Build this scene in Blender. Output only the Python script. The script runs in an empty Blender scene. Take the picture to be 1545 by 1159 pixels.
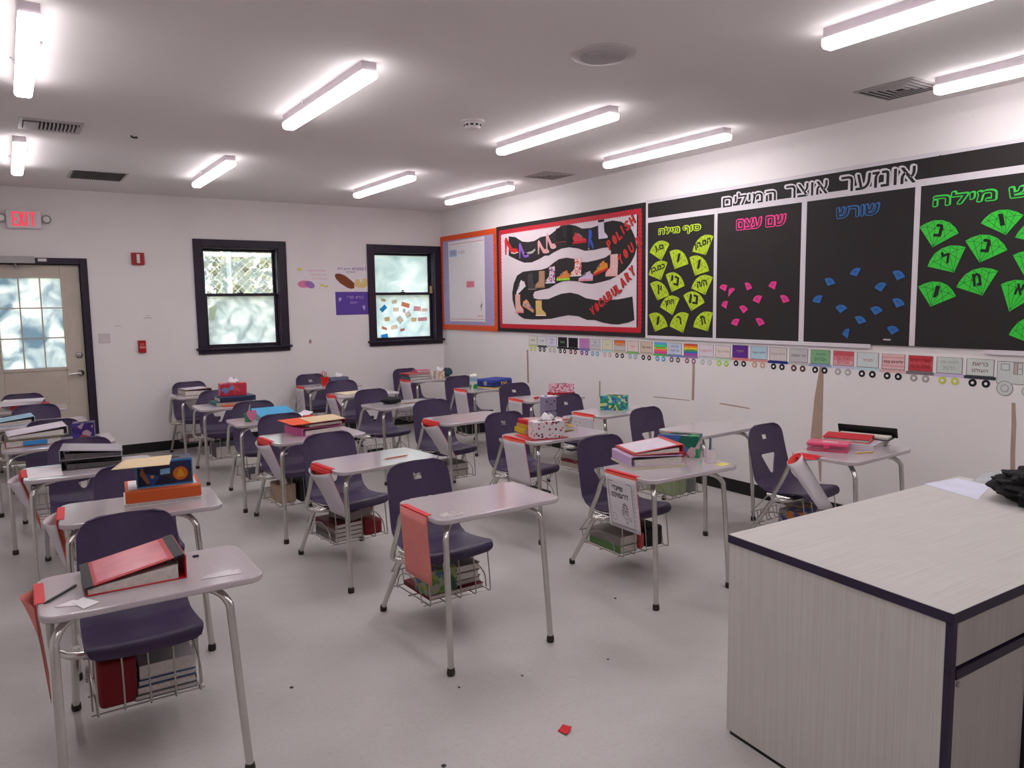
import bpy, math, random
from mathutils import Matrix, Vector, noise
from mathutils.geometry import delaunay_2d_cdt
random.seed(7)
C = bpy.context.scene.collection
S = bpy.context.scene
PI = math.pi

# ------------------------------------------------------------------ camera, world, sun, exposure
cam = bpy.data.cameras.new('camera'); camo = bpy.data.objects.new('camera', cam); C.objects.link(camo)
cam.sensor_width = 36.0; cam.lens = 26.82; cam.clip_start = 0.05; cam.clip_end = 200
fw = Vector((0.54776178, 0.82980181, -0.10670512)); rt = Vector((0.83364371, -0.55212067, -0.01417525)); up = Vector((0.07067675, 0.08118939, 0.99418966))
camo.matrix_world = Matrix(((rt.x, up.x, -fw.x, 0), (rt.y, up.y, -fw.y, 0), (rt.z, up.z, -fw.z, 1.4849), (0, 0, 0, 1)))
S.camera = camo
S.view_settings.view_transform = 'Standard'; S.view_settings.look = 'None'
S.view_settings.gamma = 1; S.view_settings.use_curve_mapping = False
S.view_settings.exposure = 0.0
w = bpy.data.worlds.new('sky'); S.world = w; w.use_nodes = True
wn = w.node_tree.nodes; wl = w.node_tree.links
bg = wn['Background']; bg.inputs['Strength'].default_value = 3.8
tcw = wn.new('ShaderNodeTexCoord'); sx = wn.new('ShaderNodeSeparateXYZ'); rp = wn.new('ShaderNodeValToRGB')
rp.color_ramp.elements[0].color = (0.75, 0.8, 0.85, 1); rp.color_ramp.elements[1].color = (0.85, 0.95, 1.0, 1)
wl.new(tcw.outputs['Generated'], sx.inputs[0]); wl.new(sx.outputs['Z'], rp.inputs[0]); wl.new(rp.outputs[0], bg.inputs['Color'])
sun = bpy.data.lights.new('sun', 'SUN'); sun.energy = 9.0; sun.angle = math.radians(1.5); suno = bpy.data.objects.new('sun', sun); C.objects.link(suno)
suno.rotation_euler = Vector((-0.75, 0.35, -0.75)).to_track_quat('-Z', 'Y').to_euler()
LAMP = 28.8          # radiance of the ceiling lenses

# ------------------------------------------------------------------ helpers
def lin(c):
    return tuple((x / 255 / 12.92) if x / 255 <= .04045 else ((x / 255 + .055) / 1.055) ** 2.4 for x in c)
_m = {}
def mat(name, rgb, rough=.6, metal=0.0, var=.06, scale=14.0, spec=.35, bump=0.0, coat=0.0):
    """plain procedural material: colour with a slight cloudy variation"""
    if name in _m: return _m[name]
    m = bpy.data.materials.new(name); m.use_nodes = True; n = m.node_tree.nodes; l = m.node_tree.links
    b = n['Principled BSDF']; c = lin(rgb)
    b.inputs['Roughness'].default_value = rough; b.inputs['Metallic'].default_value = metal
    b.inputs['Specular IOR Level'].default_value = spec
    b.inputs['Coat Weight'].default_value = coat
    tc = n.new('ShaderNodeTexCoord'); nz = n.new('ShaderNodeTexNoise'); nz.inputs['Scale'].default_value = scale; nz.inputs['Detail'].default_value = 4
    r = n.new('ShaderNodeValToRGB')
    r.color_ramp.elements[0].position = .3; r.color_ramp.elements[1].position = .7
    r.color_ramp.elements[0].color = (*[x * (1 - var) for x in c], 1); r.color_ramp.elements[1].color = (*[min(1, x * (1 + var)) for x in c], 1)
    l.new(tc.outputs['Object'], nz.inputs['Vector']); l.new(nz.outputs['Fac'], r.inputs[0]); l.new(r.outputs[0], b.inputs['Base Color'])
    if bump:
        bp = n.new('ShaderNodeBump'); bp.inputs['Strength'].default_value = bump; bp.inputs['Distance'].default_value = .004
        l.new(nz.outputs['Fac'], bp.inputs['Height']); l.new(bp.outputs[0], b.inputs['Normal'])
    _m[name] = m
    return m
def pattern(name, cols, scale=40, rough=.5, spots=None, thr=.35):
    """printed pattern: voronoi cells in several colours, or spots of those colours on a ground colour"""
    if name in _m: return _m[name]
    m = bpy.data.materials.new(name); m.use_nodes = True; n = m.node_tree.nodes; l = m.node_tree.links
    b = n['Principled BSDF']; b.inputs['Roughness'].default_value = rough
    tc = n.new('ShaderNodeTexCoord'); v = n.new('ShaderNodeTexVoronoi'); v.inputs['Scale'].default_value = scale
    l.new(tc.outputs['Object'], v.inputs['Vector'])
    sp = n.new('ShaderNodeSeparateColor'); l.new(v.outputs['Color'], sp.inputs[0])
    r = n.new('ShaderNodeValToRGB'); r.color_ramp.interpolation = 'CONSTANT'
    while len(r.color_ramp.elements) < len(cols): r.color_ramp.elements.new(.5)
    for i, c in enumerate(cols):
        r.color_ramp.elements[i].position = i / len(cols); r.color_ramp.elements[i].color = (*lin(c), 1)
    l.new(sp.outputs[0], r.inputs[0])
    if spots:
        lt = n.new('ShaderNodeMath'); lt.operation = 'LESS_THAN'; lt.inputs[1].default_value = thr
        l.new(v.outputs['Distance'], lt.inputs[0])
        mx = n.new('ShaderNodeMix'); mx.data_type = 'RGBA'; mx.inputs['A'].default_value = (*lin(spots), 1)
        l.new(lt.outputs[0], mx.inputs['Factor']); l.new(r.outputs[0], mx.inputs['B']); l.new(mx.outputs['Result'], b.inputs['Base Color'])
    else:
        l.new(r.outputs[0], b.inputs['Base Color'])
    _m[name] = m
    return m
def emis(name, rgb, s):
    if name in _m: return _m[name]
    m = bpy.data.materials.new(name); m.use_nodes = True; n = m.node_tree.nodes
    b = n['Principled BSDF']; b.inputs['Base Color'].default_value = (*lin(rgb), 1)
    b.inputs['Emission Color'].default_value = (*lin(rgb), 1); b.inputs['Emission Strength'].default_value = s
    _m[name] = m
    return m

def catmull(path, k=5):
    p = [Vector(q) for q in path]; out = []
    for i in range(len(p) - 1):
        a, b, c, d = p[max(i - 1, 0)], p[i], p[i + 1], p[min(i + 2, len(p) - 1)]
        for j in range(k):
            t = j / k
            out.append(.5 * ((2 * b) + (c - a) * t + (2 * a - 5 * b + 4 * c - d) * t * t + (3 * b - a - 3 * c + d) * t ** 3))
    out.append(p[-1]); return out
def rrect(x0, x1, y0, y1, r, k=5):
    o = []
    for cx, cy, a in ((x1 - r, y1 - r, 0), (x0 + r, y1 - r, 90), (x0 + r, y0 + r, 180), (x1 - r, y0 + r, 270)):
        for i in range(k + 1):
            t = math.radians(a + 90 * i / k); o.append((cx + r * math.cos(t), cy + r * math.sin(t)))
    return o
def circ(cx, cy, r, n=16, ry=None):
    return [(cx + r * math.cos(2 * PI * i / n), cy + (ry or r) * math.sin(2 * PI * i / n)) for i in range(n)]
_tc = {}
def textmesh(s):
    key = s
    if key in _tc: return _tc[key]
    t = s[::-1] if any('\u0590' <= ch <= '\u05ff' for ch in s) else s
    cu = bpy.data.curves.new('t', 'FONT'); cu.body = t; cu.size = 1; cu.resolution_u = 2; cu.fill_mode = 'NONE'
    o = bpy.data.objects.new('t', cu); C.objects.link(o)
    dg = bpy.context.evaluated_depsgraph_get(); me = o.evaluated_get(dg).to_mesh()
    v = [Vector((q.co.x, q.co.y)) for q in me.vertices]; e = [tuple(q.vertices) for q in me.edges]
    o.evaluated_get(dg).to_mesh_clear(); bpy.data.objects.remove(o); bpy.data.curves.remove(cu)
    seg = [(v[a], v[b]) for a, b in e]
    def inside(p):
        r = False
        for a, b in seg:
            if (a.y > p.y) != (b.y > p.y) and p.x < (b.x - a.x) * (p.y - a.y) / (b.y - a.y) + a.x: r = not r
        return r
    v, _, f, *_ = delaunay_2d_cdt(v, e, [], 1, 1e-6) if v else ([], 0, [])      # outlines filled, counters left open
    f = [q for q in f if inside(sum((v[i] for i in q), Vector((0, 0))) / len(q))]
    if not v: v, f = [(0, 0), (1, 0), (0, 1)], [(0, 1, 2)]
    xs = [q[0] for q in v]; ys = [q[1] for q in v]
    _tc[key] = (v, f, min(xs), max(xs), min(ys), max(ys))
    return _tc[key]
class MB:
    def __init__(s): s.v = []; s.f = []; s.m = []
    def add(s, vs, fs, mi=0, M=None):
        b = len(s.v)
        s.v += [tuple(M @ Vector(q)) if M is not None else tuple(q) for q in vs]
        flip = M is not None and M.determinant() < 0
        s.f += [tuple(i + b for i in (q[::-1] if flip else q)) for q in fs]; s.m += [mi] * len(fs)
        return s
    def box(s, x0, x1, y0, y1, z0, z1, mi=0, M=None):
        return s.add([(x0, y0, z0), (x1, y0, z0), (x1, y1, z0), (x0, y1, z0), (x0, y0, z1), (x1, y0, z1), (x1, y1, z1), (x0, y1, z1)],
                     [(3, 2, 1, 0), (4, 5, 6, 7), (0, 1, 5, 4), (1, 2, 6, 5), (2, 3, 7, 6), (3, 0, 4, 7)], mi, M)
    def prism(s, p, z0, z1, mi=0, M=None):
        n = len(p)
        if sum(p[i][0] * p[(i + 1) % n][1] - p[(i + 1) % n][0] * p[i][1] for i in range(n)) < 0: p = p[::-1]
        return s.add([(x, y, z0) for x, y in p] + [(x, y, z1) for x, y in p],
                     [tuple(range(n - 1, -1, -1)), tuple(range(n, 2 * n))] + [(i, (i + 1) % n, n + (i + 1) % n, n + i) for i in range(n)], mi, M)
    def tube(s, path, r, n=8, mi=0, M=None, r2=None):
        p = [Vector(q) for q in path]; vs = []; fs = []; ref = None
        for i, q in enumerate(p):
            t = (p[min(i + 1, len(p) - 1)] - p[max(i - 1, 0)]).normalized()
            if ref is None: ref = t.orthogonal().normalized()
            ref = (ref - t * ref.dot(t)).normalized(); bi = t.cross(ref)
            rr = r if r2 is None else r + (r2 - r) * i / (len(p) - 1)
            for k in range(n):
                a = 2 * PI * k / n; vs.append(q + ref * rr * math.cos(a) + bi * rr * math.sin(a))
        for i in range(len(p) - 1):
            for k in range(n):
                a = i * n + k; b = i * n + (k + 1) % n; fs.append((a, b, b + n, a + n))
        fs.append(tuple(range(n - 1, -1, -1))); fs.append(tuple(range(len(vs) - n, len(vs))))
        return s.add(vs, fs, mi, M)
    def lathe(s, prof, n=20, mi=0, M=None):
        vs = []; fs = []
        for r, z in prof:
            for k in range(n): a = 2 * PI * k / n; vs.append((r * math.cos(a), r * math.sin(a), z))
        for i in range(len(prof) - 1):
            for k in range(n):
                a = i * n + k; b = i * n + (k + 1) % n; fs.append((a, b, b + n, a + n))
        fs.append(tuple(range(n - 1, -1, -1))); fs.append(tuple(range(len(vs) - n, len(vs))))
        return s.add(vs, fs, mi, M)
    def grid(s, fn, nu, nv, mi=0, M=None):
        vs = [fn(i / nu, j / nv) for j in range(nv + 1) for i in range(nu + 1)]
        return s.add(vs, [(j * (nu + 1) + i, j * (nu + 1) + i + 1, (j + 1) * (nu + 1) + i + 1, (j + 1) * (nu + 1) + i) for j in range(nv) for i in range(nu)], mi, M)
    def text(s, t, x0, x1, y0, y1, z, mi=0, off=0.0, M=None):
        v, f, a, b, c, d = textmesh(t); e = off * (y1 - y0)        # off: stroke thickening, as a share of the letter height
        for i in range(8 if off else 1):
            dx, dy = (e * math.cos(PI * i / 4), e * math.sin(PI * i / 4)) if off else (0, 0)
            s.add([(x0 + e + (q[0] - a) / (b - a) * (x1 - x0 - 2 * e) + dx, y0 + e + (q[1] - c) / (d - c) * (y1 - y0 - 2 * e) + dy, z + i * 3e-5) for q in v], f, mi, M)
        return s
    def build(s, name, mats, parent=None, smooth=True, bevel=0, seg=2, solid=0, sub=0):
        me = bpy.data.meshes.new(name); me.from_pydata(s.v, [], s.f)
        for q in (mats if isinstance(mats, (list, tuple)) else [mats]): me.materials.append(q)
        me.polygons.foreach_set('material_index', s.m)
        if smooth:
            me.polygons.foreach_set('use_smooth', [True] * len(me.polygons)); me.set_sharp_from_angle(angle=math.radians(38))
        me.update()
        o = bpy.data.objects.new(name, me); C.objects.link(o)
        if parent: o.parent = parent
        if solid:
            k = o.modifiers.new('solid', 'SOLIDIFY'); k.thickness = solid; k.offset = 0
        if bevel:
            k = o.modifiers.new('bevel', 'BEVEL'); k.width = bevel; k.segments = seg; k.limit_method = 'ANGLE'; k.angle_limit = math.radians(40)
        if sub:
            k = o.modifiers.new('sub', 'SUBSURF'); k.levels = sub; k.render_levels = sub
        return o
def tag(o, label, cat, group=None):
    o['label'] = label; o['category'] = cat
    if group: o['group'] = group
    return o
def thing(name, label, cat, loc=(0, 0, 0), rot=0.0, group=None, M=None):
    o = bpy.data.objects.new(name, None); C.objects.link(o); o.empty_display_size = .05
    o.matrix_world = M if M is not None else Matrix.Translation(loc) @ Matrix.Rotation(rot, 4, 'Z')
    return tag(o, label, cat, group)
def struct(o): o['kind'] = 'structure'; return o
def placed(o, M): o.matrix_world = M; return o

# room size
WX, DY, H = 4.606, 8.539, 2.613
XL, YF = -1.6, -1.3
def RW(px, pz, off=0.0):      # frame on the right wall: local x runs towards the camera end, y up, z out of the wall
    return Matrix(((0, 0, -1, WX - off), (-1, 0, 0, -px), (0, 1, 0, pz), (0, 0, 0, 1)))
def BW(x, z, off=0.0):        # frame on the back wall: local x right, y up, z out of the wall
    return Matrix(((1, 0, 0, x), (0, 0, -1, DY - off), (0, 1, 0, z), (0, 0, 0, 1)))
def CE(x, y, off=0.0):        # frame on the ceiling: z down
    return Matrix(((1, 0, 0, x), (0, -1, 0, y), (0, 0, -1, H - off), (0, 0, 0, 1)))
# wall art, measured on the wall (distance along the wall, height)
SNAKE=[(-6.968, 2.19), (-6.844, 2.174), (-6.712, 2.117), (-6.605, 2.103), (-6.489, 2.107), (-6.376, 2.137), (-6.222, 2.145), (-6.115, 2.186), (-6.031, 2.222), (-5.908, 2.22), (-5.809, 2.2), (-5.712, 2.164), (-5.579, 2.158), (-5.469, 2.172), (-5.379, 2.192), (-5.273, 2.197), (-5.17, 2.178), (-5.07, 2.136), (-5.021, 2.087), (-4.98, 2.018), (-4.963, 1.94), (-4.987, 1.876), (-5.036, 1.812), (-5.102, 1.759), (-5.204, 1.707), (-5.308, 1.676), (-5.434, 1.657), (-5.563, 1.643), (-5.677, 1.652), (-5.774, 1.673), (-5.914, 1.683), (-6.016, 1.68), (-6.122, 1.658), (-6.251, 1.616), (-6.385, 1.604), (-6.499, 1.589), (-6.523, 1.556), (-6.512, 1.523), (-6.432, 1.509), (-6.253, 1.511), (-6.144, 1.538), (-6.038, 1.561), (-5.894, 1.569), (-5.775, 1.551), (-5.658, 1.513), (-5.507, 1.493), (-5.38, 1.492), (-5.204, 1.496), (-5.118, 1.506), (-5.015, 1.519), (-4.988, 1.314), (-5.067, 1.291), (-5.203, 1.271), (-5.291, 1.273), (-5.416, 1.286), (-5.527, 1.308), (-5.64, 1.307), (-5.776, 1.342), (-5.937, 1.35), (-6.062, 1.334), (-6.212, 1.313), (-6.39, 1.305), (-6.551, 1.303), (-6.693, 1.308), (-6.79, 1.341), (-6.862, 1.41), (-6.91, 1.507), (-6.913, 1.59), (-6.881, 1.686), (-6.817, 1.766), (-6.707, 1.802), (-6.541, 1.808), (-6.381, 1.808), (-6.27, 1.823), (-6.161, 1.869), (-6.076, 1.899), (-5.952, 1.907), (-5.831, 1.889), (-5.733, 1.853), (-5.637, 1.848), (-5.506, 1.859), (-5.379, 1.876), (-5.299, 1.906), (-5.299, 1.934), (-5.326, 1.964), (-5.415, 1.965), (-5.524, 1.954), (-5.675, 1.955), (-5.771, 1.982), (-5.91, 2.003), (-6.033, 1.999), (-6.16, 1.97), (-6.247, 1.943), (-6.312, 1.947), (-6.402, 1.92), (-6.539, 1.891), (-6.681, 1.895), (-6.801, 1.928), (-6.973, 1.985)]
SHOES=[('heel', -6.918, 2.091, 0.267, 0.19), ('heel', -6.681, 2.025, 0.186, 0.167), ('heel', -6.334, 2.038, 0.2, 0.141), ('heel', -6.202, 2.088, 0.172, 0.168), ('boot', -6.043, 2.127, 0.166, 0.142), ('boot', -5.885, 2.108, 0.13, 0.189), ('sneaker', -5.748, 2.082, 0.203, 0.105), ('sandal', -5.58, 2.055, 0.094, 0.182), ('boot', -5.41, 2.123, 0.135, 0.178), ('boot-', -5.283, 1.801, 0.175, 0.195), ('sneaker-', -5.448, 1.788, 0.209, 0.123), ('sneaker-', -5.656, 1.719, 0.207, 0.092), ('boot-', -5.801, 1.808, 0.174, 0.171), ('sneaker-', -6.006, 1.738, 0.207, 0.097), ('boot-', -6.214, 1.75, 0.167, 0.166), ('boot-', -6.392, 1.711, 0.173, 0.17), ('boot', -6.54, 1.692, 0.155, 0.165), ('sneaker-', -6.76, 1.648, 0.185, 0.122), ('boot', -6.781, 1.468, 0.159, 0.198), ('sneaker', -6.605, 1.451, 0.207, 0.111), ('boot', -6.393, 1.419, 0.181, 0.158)]
WORDS={'POLISH': [(-5.317, 1.987), (-5.247, 2.027), (-5.187, 2.062), (-5.142, 2.103), (-5.083, 2.135), (-5.021, 2.175)], 'YOUR': [(-5.166, 1.847), (-5.099, 1.894), (-5.028, 1.939), (-4.931, 1.991)], 'VOCABULARY': [(-5.555, 1.392), (-5.493, 1.427), (-5.438, 1.466), (-5.383, 1.497), (-5.326, 1.532), (-5.259, 1.565), (-5.2, 1.595), (-5.141, 1.646), (-5.077, 1.693), (-5.019, 1.739)]}
LIME=[[(-4.811, 1.888), (-4.579, 1.942), (-4.67, 1.814), 'ם,ן'], [(-4.327, 1.864), (-4.11, 1.968), (-4.185, 1.83), 'הם,הן'], [(-4.577, 1.879), (-4.369, 1.769), (-4.519, 1.735), 'י'], [(-4.356, 1.82), (-4.151, 1.704), (-4.297, 1.675), 'י'], [(-4.822, 1.699), (-4.6, 1.791), (-4.676, 1.651), 'כם,כן'], [(-4.619, 1.692), (-4.406, 1.596), (-4.549, 1.55), 'ני'], [(-4.333, 1.574), (-4.111, 1.653), (-4.187, 1.521), 'ה/ה'], [(-4.419, 1.519), (-4.192, 1.46), (-4.331, 1.395), 'נו'], [(-4.803, 1.623), (-4.578, 1.522), (-4.715, 1.484), 'ין'], [(-4.681, 1.426), (-4.461, 1.494), (-4.539, 1.36), 'התן'], [(-4.815, 1.361), (-4.593, 1.266), (-4.741, 1.22), 'י'], [(-4.568, 1.267), (-4.358, 1.369), (-4.418, 1.217), 'ך'], [(-4.308, 1.266), (-4.106, 1.38), (-4.155, 1.236), 'ת']]
PINK=[[(-4.042, 1.572), (-3.967, 1.587), (-3.985, 1.544)], [(-3.951, 1.558), (-3.895, 1.555), (-3.956, 1.502)], [(-3.803, 1.6), (-3.735, 1.561), (-3.78, 1.546)], [(-3.589, 1.571), (-3.52, 1.601), (-3.535, 1.547)], [(-3.727, 1.471), (-3.644, 1.501), (-3.669, 1.449)], [(-3.489, 1.502), (-3.411, 1.464), (-3.461, 1.451)], [(-4.021, 1.435), (-3.959, 1.467), (-3.973, 1.412)], [(-3.849, 1.424), (-3.769, 1.405), (-3.809, 1.377)], [(-3.924, 1.298), (-3.844, 1.331), (-3.869, 1.282)], [(-3.698, 1.337), (-3.617, 1.303), (-3.665, 1.286)]]
BLUE=[[(-3.138, 1.61), (-3.061, 1.576), (-3.114, 1.563)], [(-2.956, 1.633), (-2.881, 1.667), (-2.906, 1.619)], [(-2.669, 1.638), (-2.59, 1.604), (-2.638, 1.584)], [(-2.784, 1.542), (-2.705, 1.564), (-2.739, 1.517)], [(-3.052, 1.42), (-2.967, 1.413), (-3.015, 1.381)], [(-2.806, 1.413), (-2.723, 1.397), (-2.774, 1.371)], [(-2.664, 1.468), (-2.585, 1.436), (-2.635, 1.418)], [(-2.912, 1.356), (-2.831, 1.327), (-2.881, 1.311)], [(-2.995, 1.244), (-2.945, 1.279), (-2.957, 1.216)], [(-2.692, 1.292), (-2.613, 1.277), (-2.659, 1.251)], [(-3.226, 1.458), (-3.151, 1.498), (-3.169, 1.447)]]
GREEN=[[(-2.513, 1.896), (-2.286, 1.842), (-2.431, 1.772), 'נ'], [(-2.168, 1.886), (-1.954, 1.91), (-2.036, 1.812), 'ו'], [(-2.247, 1.796), (-2.024, 1.729), (-2.165, 1.669), 'נ'], [(-2.455, 1.66), (-2.244, 1.76), (-2.302, 1.619), 'ל'], [(-2.284, 1.534), (-2.066, 1.618), (-2.141, 1.485), 'מ'], [(-2.506, 1.543), (-2.284, 1.482), (-2.427, 1.423), 'י'], [(-2.047, 1.544), (-1.858, 1.488), (-1.998, 1.395), 'א'], [(-1.989, 1.794), (-1.796, 1.863), (-1.865, 1.754), 'ב'], [(-1.995, 1.699), (-1.803, 1.619), (-1.919, 1.561), 'ש'], [(-1.994, 1.267), (-1.803, 1.355), (-1.872, 1.219), 'ת']]
HEADS=[('אונזער', [-3.043, 2.158, -2.542, 2.266]), ('אוצר', [-3.464, 2.167, -3.13, 2.263]), ('המילים', [-4.026, 2.169, -3.538, 2.268]), ('סוף מילה', [-4.705, 2.01, -4.244, 2.082]), ('שם עצם', [-3.888, 1.994, -3.459, 2.069]), ('שורש', [-3.067, 1.999, -2.774, 2.066]), ('ראש מילה', [-2.438, 2.007, -1.716, 2.078])]
CARS=[(-6.631, -6.494, 1.129), (-6.478, -6.323, 1.129), (-6.301, -6.155, 1.129), (-6.126, -5.982, 1.129), (-5.956, -5.812, 1.128), (-5.783, -5.636, 1.128), (-5.625, -5.476, 1.128), (-5.45, -5.299, 1.128), (-5.28, -5.128, 1.128), (-5.107, -4.955, 1.127), (-4.934, -4.784, 1.127), (-4.758, -4.616, 1.127), (-4.598, -4.442, 1.127), (-4.422, -4.272, 1.127), (-4.255, -4.106, 1.126), (-4.089, -3.935, 1.126), (-3.92, -3.771, 1.136), (-3.749, -3.597, 1.135), (-3.579, -3.431, 1.133), (-3.409, -3.261, 1.132), (-3.24, -3.088, 1.131), (-3.065, -2.918, 1.13), (-2.896, -2.745, 1.129), (-2.726, -2.574, 1.127), (-2.555, -2.405, 1.126), (-2.384, -2.234, 1.125), (-2.213, -2.065, 1.124), (-2.05, -1.825, 1.12)]
SCARS=[[(-3.163, 1.079), (-3.137, 1.08), (-3.134, 0.809), (-3.133, 0.627), (-3.13, 0.221), (-3.143, 0.233), (-3.161, 0.392), (-3.222, 0.522), (-3.2, 0.803), (-3.17, 0.988)], [(-6.681, 0.978), (-6.656, 0.979), (-6.651, 0.626), (-6.676, 0.624)], [(-4.325, 1.082), (-4.304, 1.083), (-4.301, 0.912), (-4.305, 0.674), (-4.327, 0.672), (-4.323, 0.91)], [(-1.958, 0.893), (-1.948, 0.894), (-1.942, 0.777), (-1.941, 0.629), (-1.938, 0.499), (-1.951, 0.496), (-1.954, 0.627), (-1.955, 0.775)], [(-4.036, 0.68), (-3.873, 0.676), (-3.748, 0.67), (-3.748, 0.662), (-4.036, 0.67)], [(-5.492, 0.738), (-5.473, 0.739), (-5.474, 0.583), (-5.493, 0.581)], [(-4.769, 0.662), (-4.348, 0.67), (-4.348, 0.664), (-4.769, 0.654)]]
# ------------------------------------------------------------------ materials of the room
WALLC = (233, 227, 227)
def wall_mat(name, rgb, marks=.5):
    m = mat(name, rgb, .75, var=.02, scale=3, spec=.3)
    n = m.node_tree.nodes; l = m.node_tree.links; b = n['Principled BSDF']
    src = b.inputs['Base Color'].links[0].from_socket
    tc = n.new('ShaderNodeTexCoord'); nz = n.new('ShaderNodeTexNoise'); nz.inputs['Scale'].default_value = 9; nz.inputs['Detail'].default_value = 8; nz.inputs['Roughness'].default_value = .7
    r = n.new('ShaderNodeValToRGB'); r.color_ramp.elements[0].position = .66; r.color_ramp.elements[1].position = .78
    mx = n.new('ShaderNodeMix'); mx.data_type = 'RGBA'; mx.inputs['B'].default_value = (*lin((150, 128, 122)), 1)
    mu = n.new('ShaderNodeMath'); mu.operation = 'MULTIPLY'; mu.inputs[1].default_value = marks
    l.new(tc.outputs['Object'], nz.inputs['Vector']); l.new(nz.outputs['Fac'], r.inputs[0]); l.new(r.outputs[0], mu.inputs[0])
    l.new(mu.outputs[0], mx.inputs['Factor']); l.new(src, mx.inputs['A']); l.new(mx.outputs['Result'], b.inputs['Base Color'])
    return m
m_wall = wall_mat('wall paint', WALLC, .25)
m_scar = mat('bare plaster', (172, 148, 132), .9)
m_ceil = mat('ceiling paint', (230, 224, 224), .9, var=.015, scale=2, spec=.2)
m_dark = mat('dark purple paint', (42, 30, 48), .45, var=.12, scale=10)
m_base = mat('black rubber', (22, 20, 20), .55)
def floor_mat():
    m = bpy.data.materials.new('vinyl tile'); m.use_nodes = True; n = m.node_tree.nodes; l = m.node_tree.links
    b = n['Principled BSDF']; b.inputs['Roughness'].default_value = .42; b.inputs['Specular IOR Level'].default_value = .4
    tc = n.new('ShaderNodeTexCoord')
    br = n.new('ShaderNodeTexBrick'); br.offset = 0; br.inputs['Scale'].default_value = 1; br.inputs['Brick Width'].default_value = .305; br.inputs['Row Height'].default_value = .305
    br.inputs['Mortar Size'].default_value = .0012; br.inputs['Mortar Smooth'].default_value = .3
    br.inputs['Color1'].default_value = (*lin((190, 185, 182)), 1); br.inputs['Color2'].default_value = (*lin((188, 183, 180)), 1); br.inputs['Mortar'].default_value = (*lin((185, 179, 176)), 1)
    n1 = n.new('ShaderNodeTexNoise'); n1.inputs['Scale'].default_value = 2.2; n1.inputs['Detail'].default_value = 6
    n2 = n.new('ShaderNodeTexNoise'); n2.inputs['Scale'].default_value = 60; n2.inputs['Detail'].default_value = 4
    r1 = n.new('ShaderNodeValToRGB'); r1.color_ramp.elements[0].position = .32; r1.color_ramp.elements[0].color = (.86, .86, .86, 1); r1.color_ramp.elements[1].position = .62; r1.color_ramp.elements[1].color = (1, 1, 1, 1)
    r2 = n.new('ShaderNodeValToRGB'); r2.color_ramp.elements[0].position = .3; r2.color_ramp.elements[0].color = (.93, .92, .92, 1); r2.color_ramp.elements[1].position = .5; r2.color_ramp.elements[1].color = (1, 1, 1, 1)
    m1 = n.new('ShaderNodeMix'); m1.data_type = 'RGBA'; m1.blend_type = 'MULTIPLY'; m1.inputs['Factor'].default_value = 1
    m2 = n.new('ShaderNodeMix'); m2.data_type = 'RGBA'; m2.blend_type = 'MULTIPLY'; m2.inputs['Factor'].default_value = 1
    for q in (br, n1, n2): l.new(tc.outputs['Object'], q.inputs['Vector'])
    l.new(n1.outputs['Fac'], r1.inputs[0]); l.new(n2.outputs['Fac'], r2.inputs[0])
    l.new(br.outputs['Color'], m1.inputs['A']); l.new(r1.outputs[0], m1.inputs['B']); l.new(m1.outputs['Result'], m2.inputs['A']); l.new(r2.outputs[0], m2.inputs['B'])
    l.new(m2.outputs['Result'], b.inputs['Base Color'])
    return m
# ------------------------------------------------------------------ room shell
struct(MB().box(XL - .2, WX + .2, YF - .2, DY + .2, -.15, 0).build('floor', floor_mat(), smooth=False))
struct(MB().box(XL - .2, WX + .2, YF - .2, DY + .2, H, H + .15).build('ceiling', m_ceil, smooth=False))
struct(MB().box(XL - .2, XL, YF - .2, DY + .2, 0, H).build('wall_left', m_wall, smooth=False))
struct(MB().box(XL, WX, YF - .2, YF, 0, H).build('wall_front', m_wall, smooth=False))
mb = MB().box(WX, WX + .2, YF - .2, DY + .2, 0, H)
for k, sc in enumerate(SCARS):
    if k in (1, 2, 3): xm = sum(q[0] for q in sc) / len(sc); sc = [(xm + (q[0] - xm) * (1.9 if k == 3 else 1.2), q[1]) for q in sc]
    mb.prism(sc, .0003, .0008, 1, RW(0, 0))
struct(mb.build('wall_right', [m_wall, m_scar], smooth=False))
DX0, DX1, DZ = -.215, .635, 1.905                       # door opening
WZ0, WZ1 = 1.045, 2.11                                   # window openings
WA = (1.765, 2.56); WB = (3.695, 4.50)
mb = MB()
def bwb(x0, x1, z0, z1): mb.box(x0, x1, DY, DY + .16, z0, z1)
bwb(XL, DX0, 0, H); bwb(DX0, DX1, DZ, H); bwb(DX1, WA[0], 0, H); bwb(WA[0], WA[1], 0, WZ0); bwb(WA[0], WA[1], WZ1, H)
bwb(WA[1], WB[0], 0, H); bwb(WB[0], WB[1], 0, WZ0); bwb(WB[0], WB[1], WZ1, H); bwb(WB[1], WX, 0, H)
struct(mb.build('wall_back', m_wall, smooth=False))
struct(MB().box(WX - .008, WX, YF, DY, 0, .1).build('baseboard_right', m_base, bevel=.003))
mb = MB().box(.70, WX - .008, DY - .008, DY, 0, .1).box(XL, -.28, DY - .008, DY, 0, .1)
struct(mb.build('baseboard_back', m_base, bevel=.003))

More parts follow.
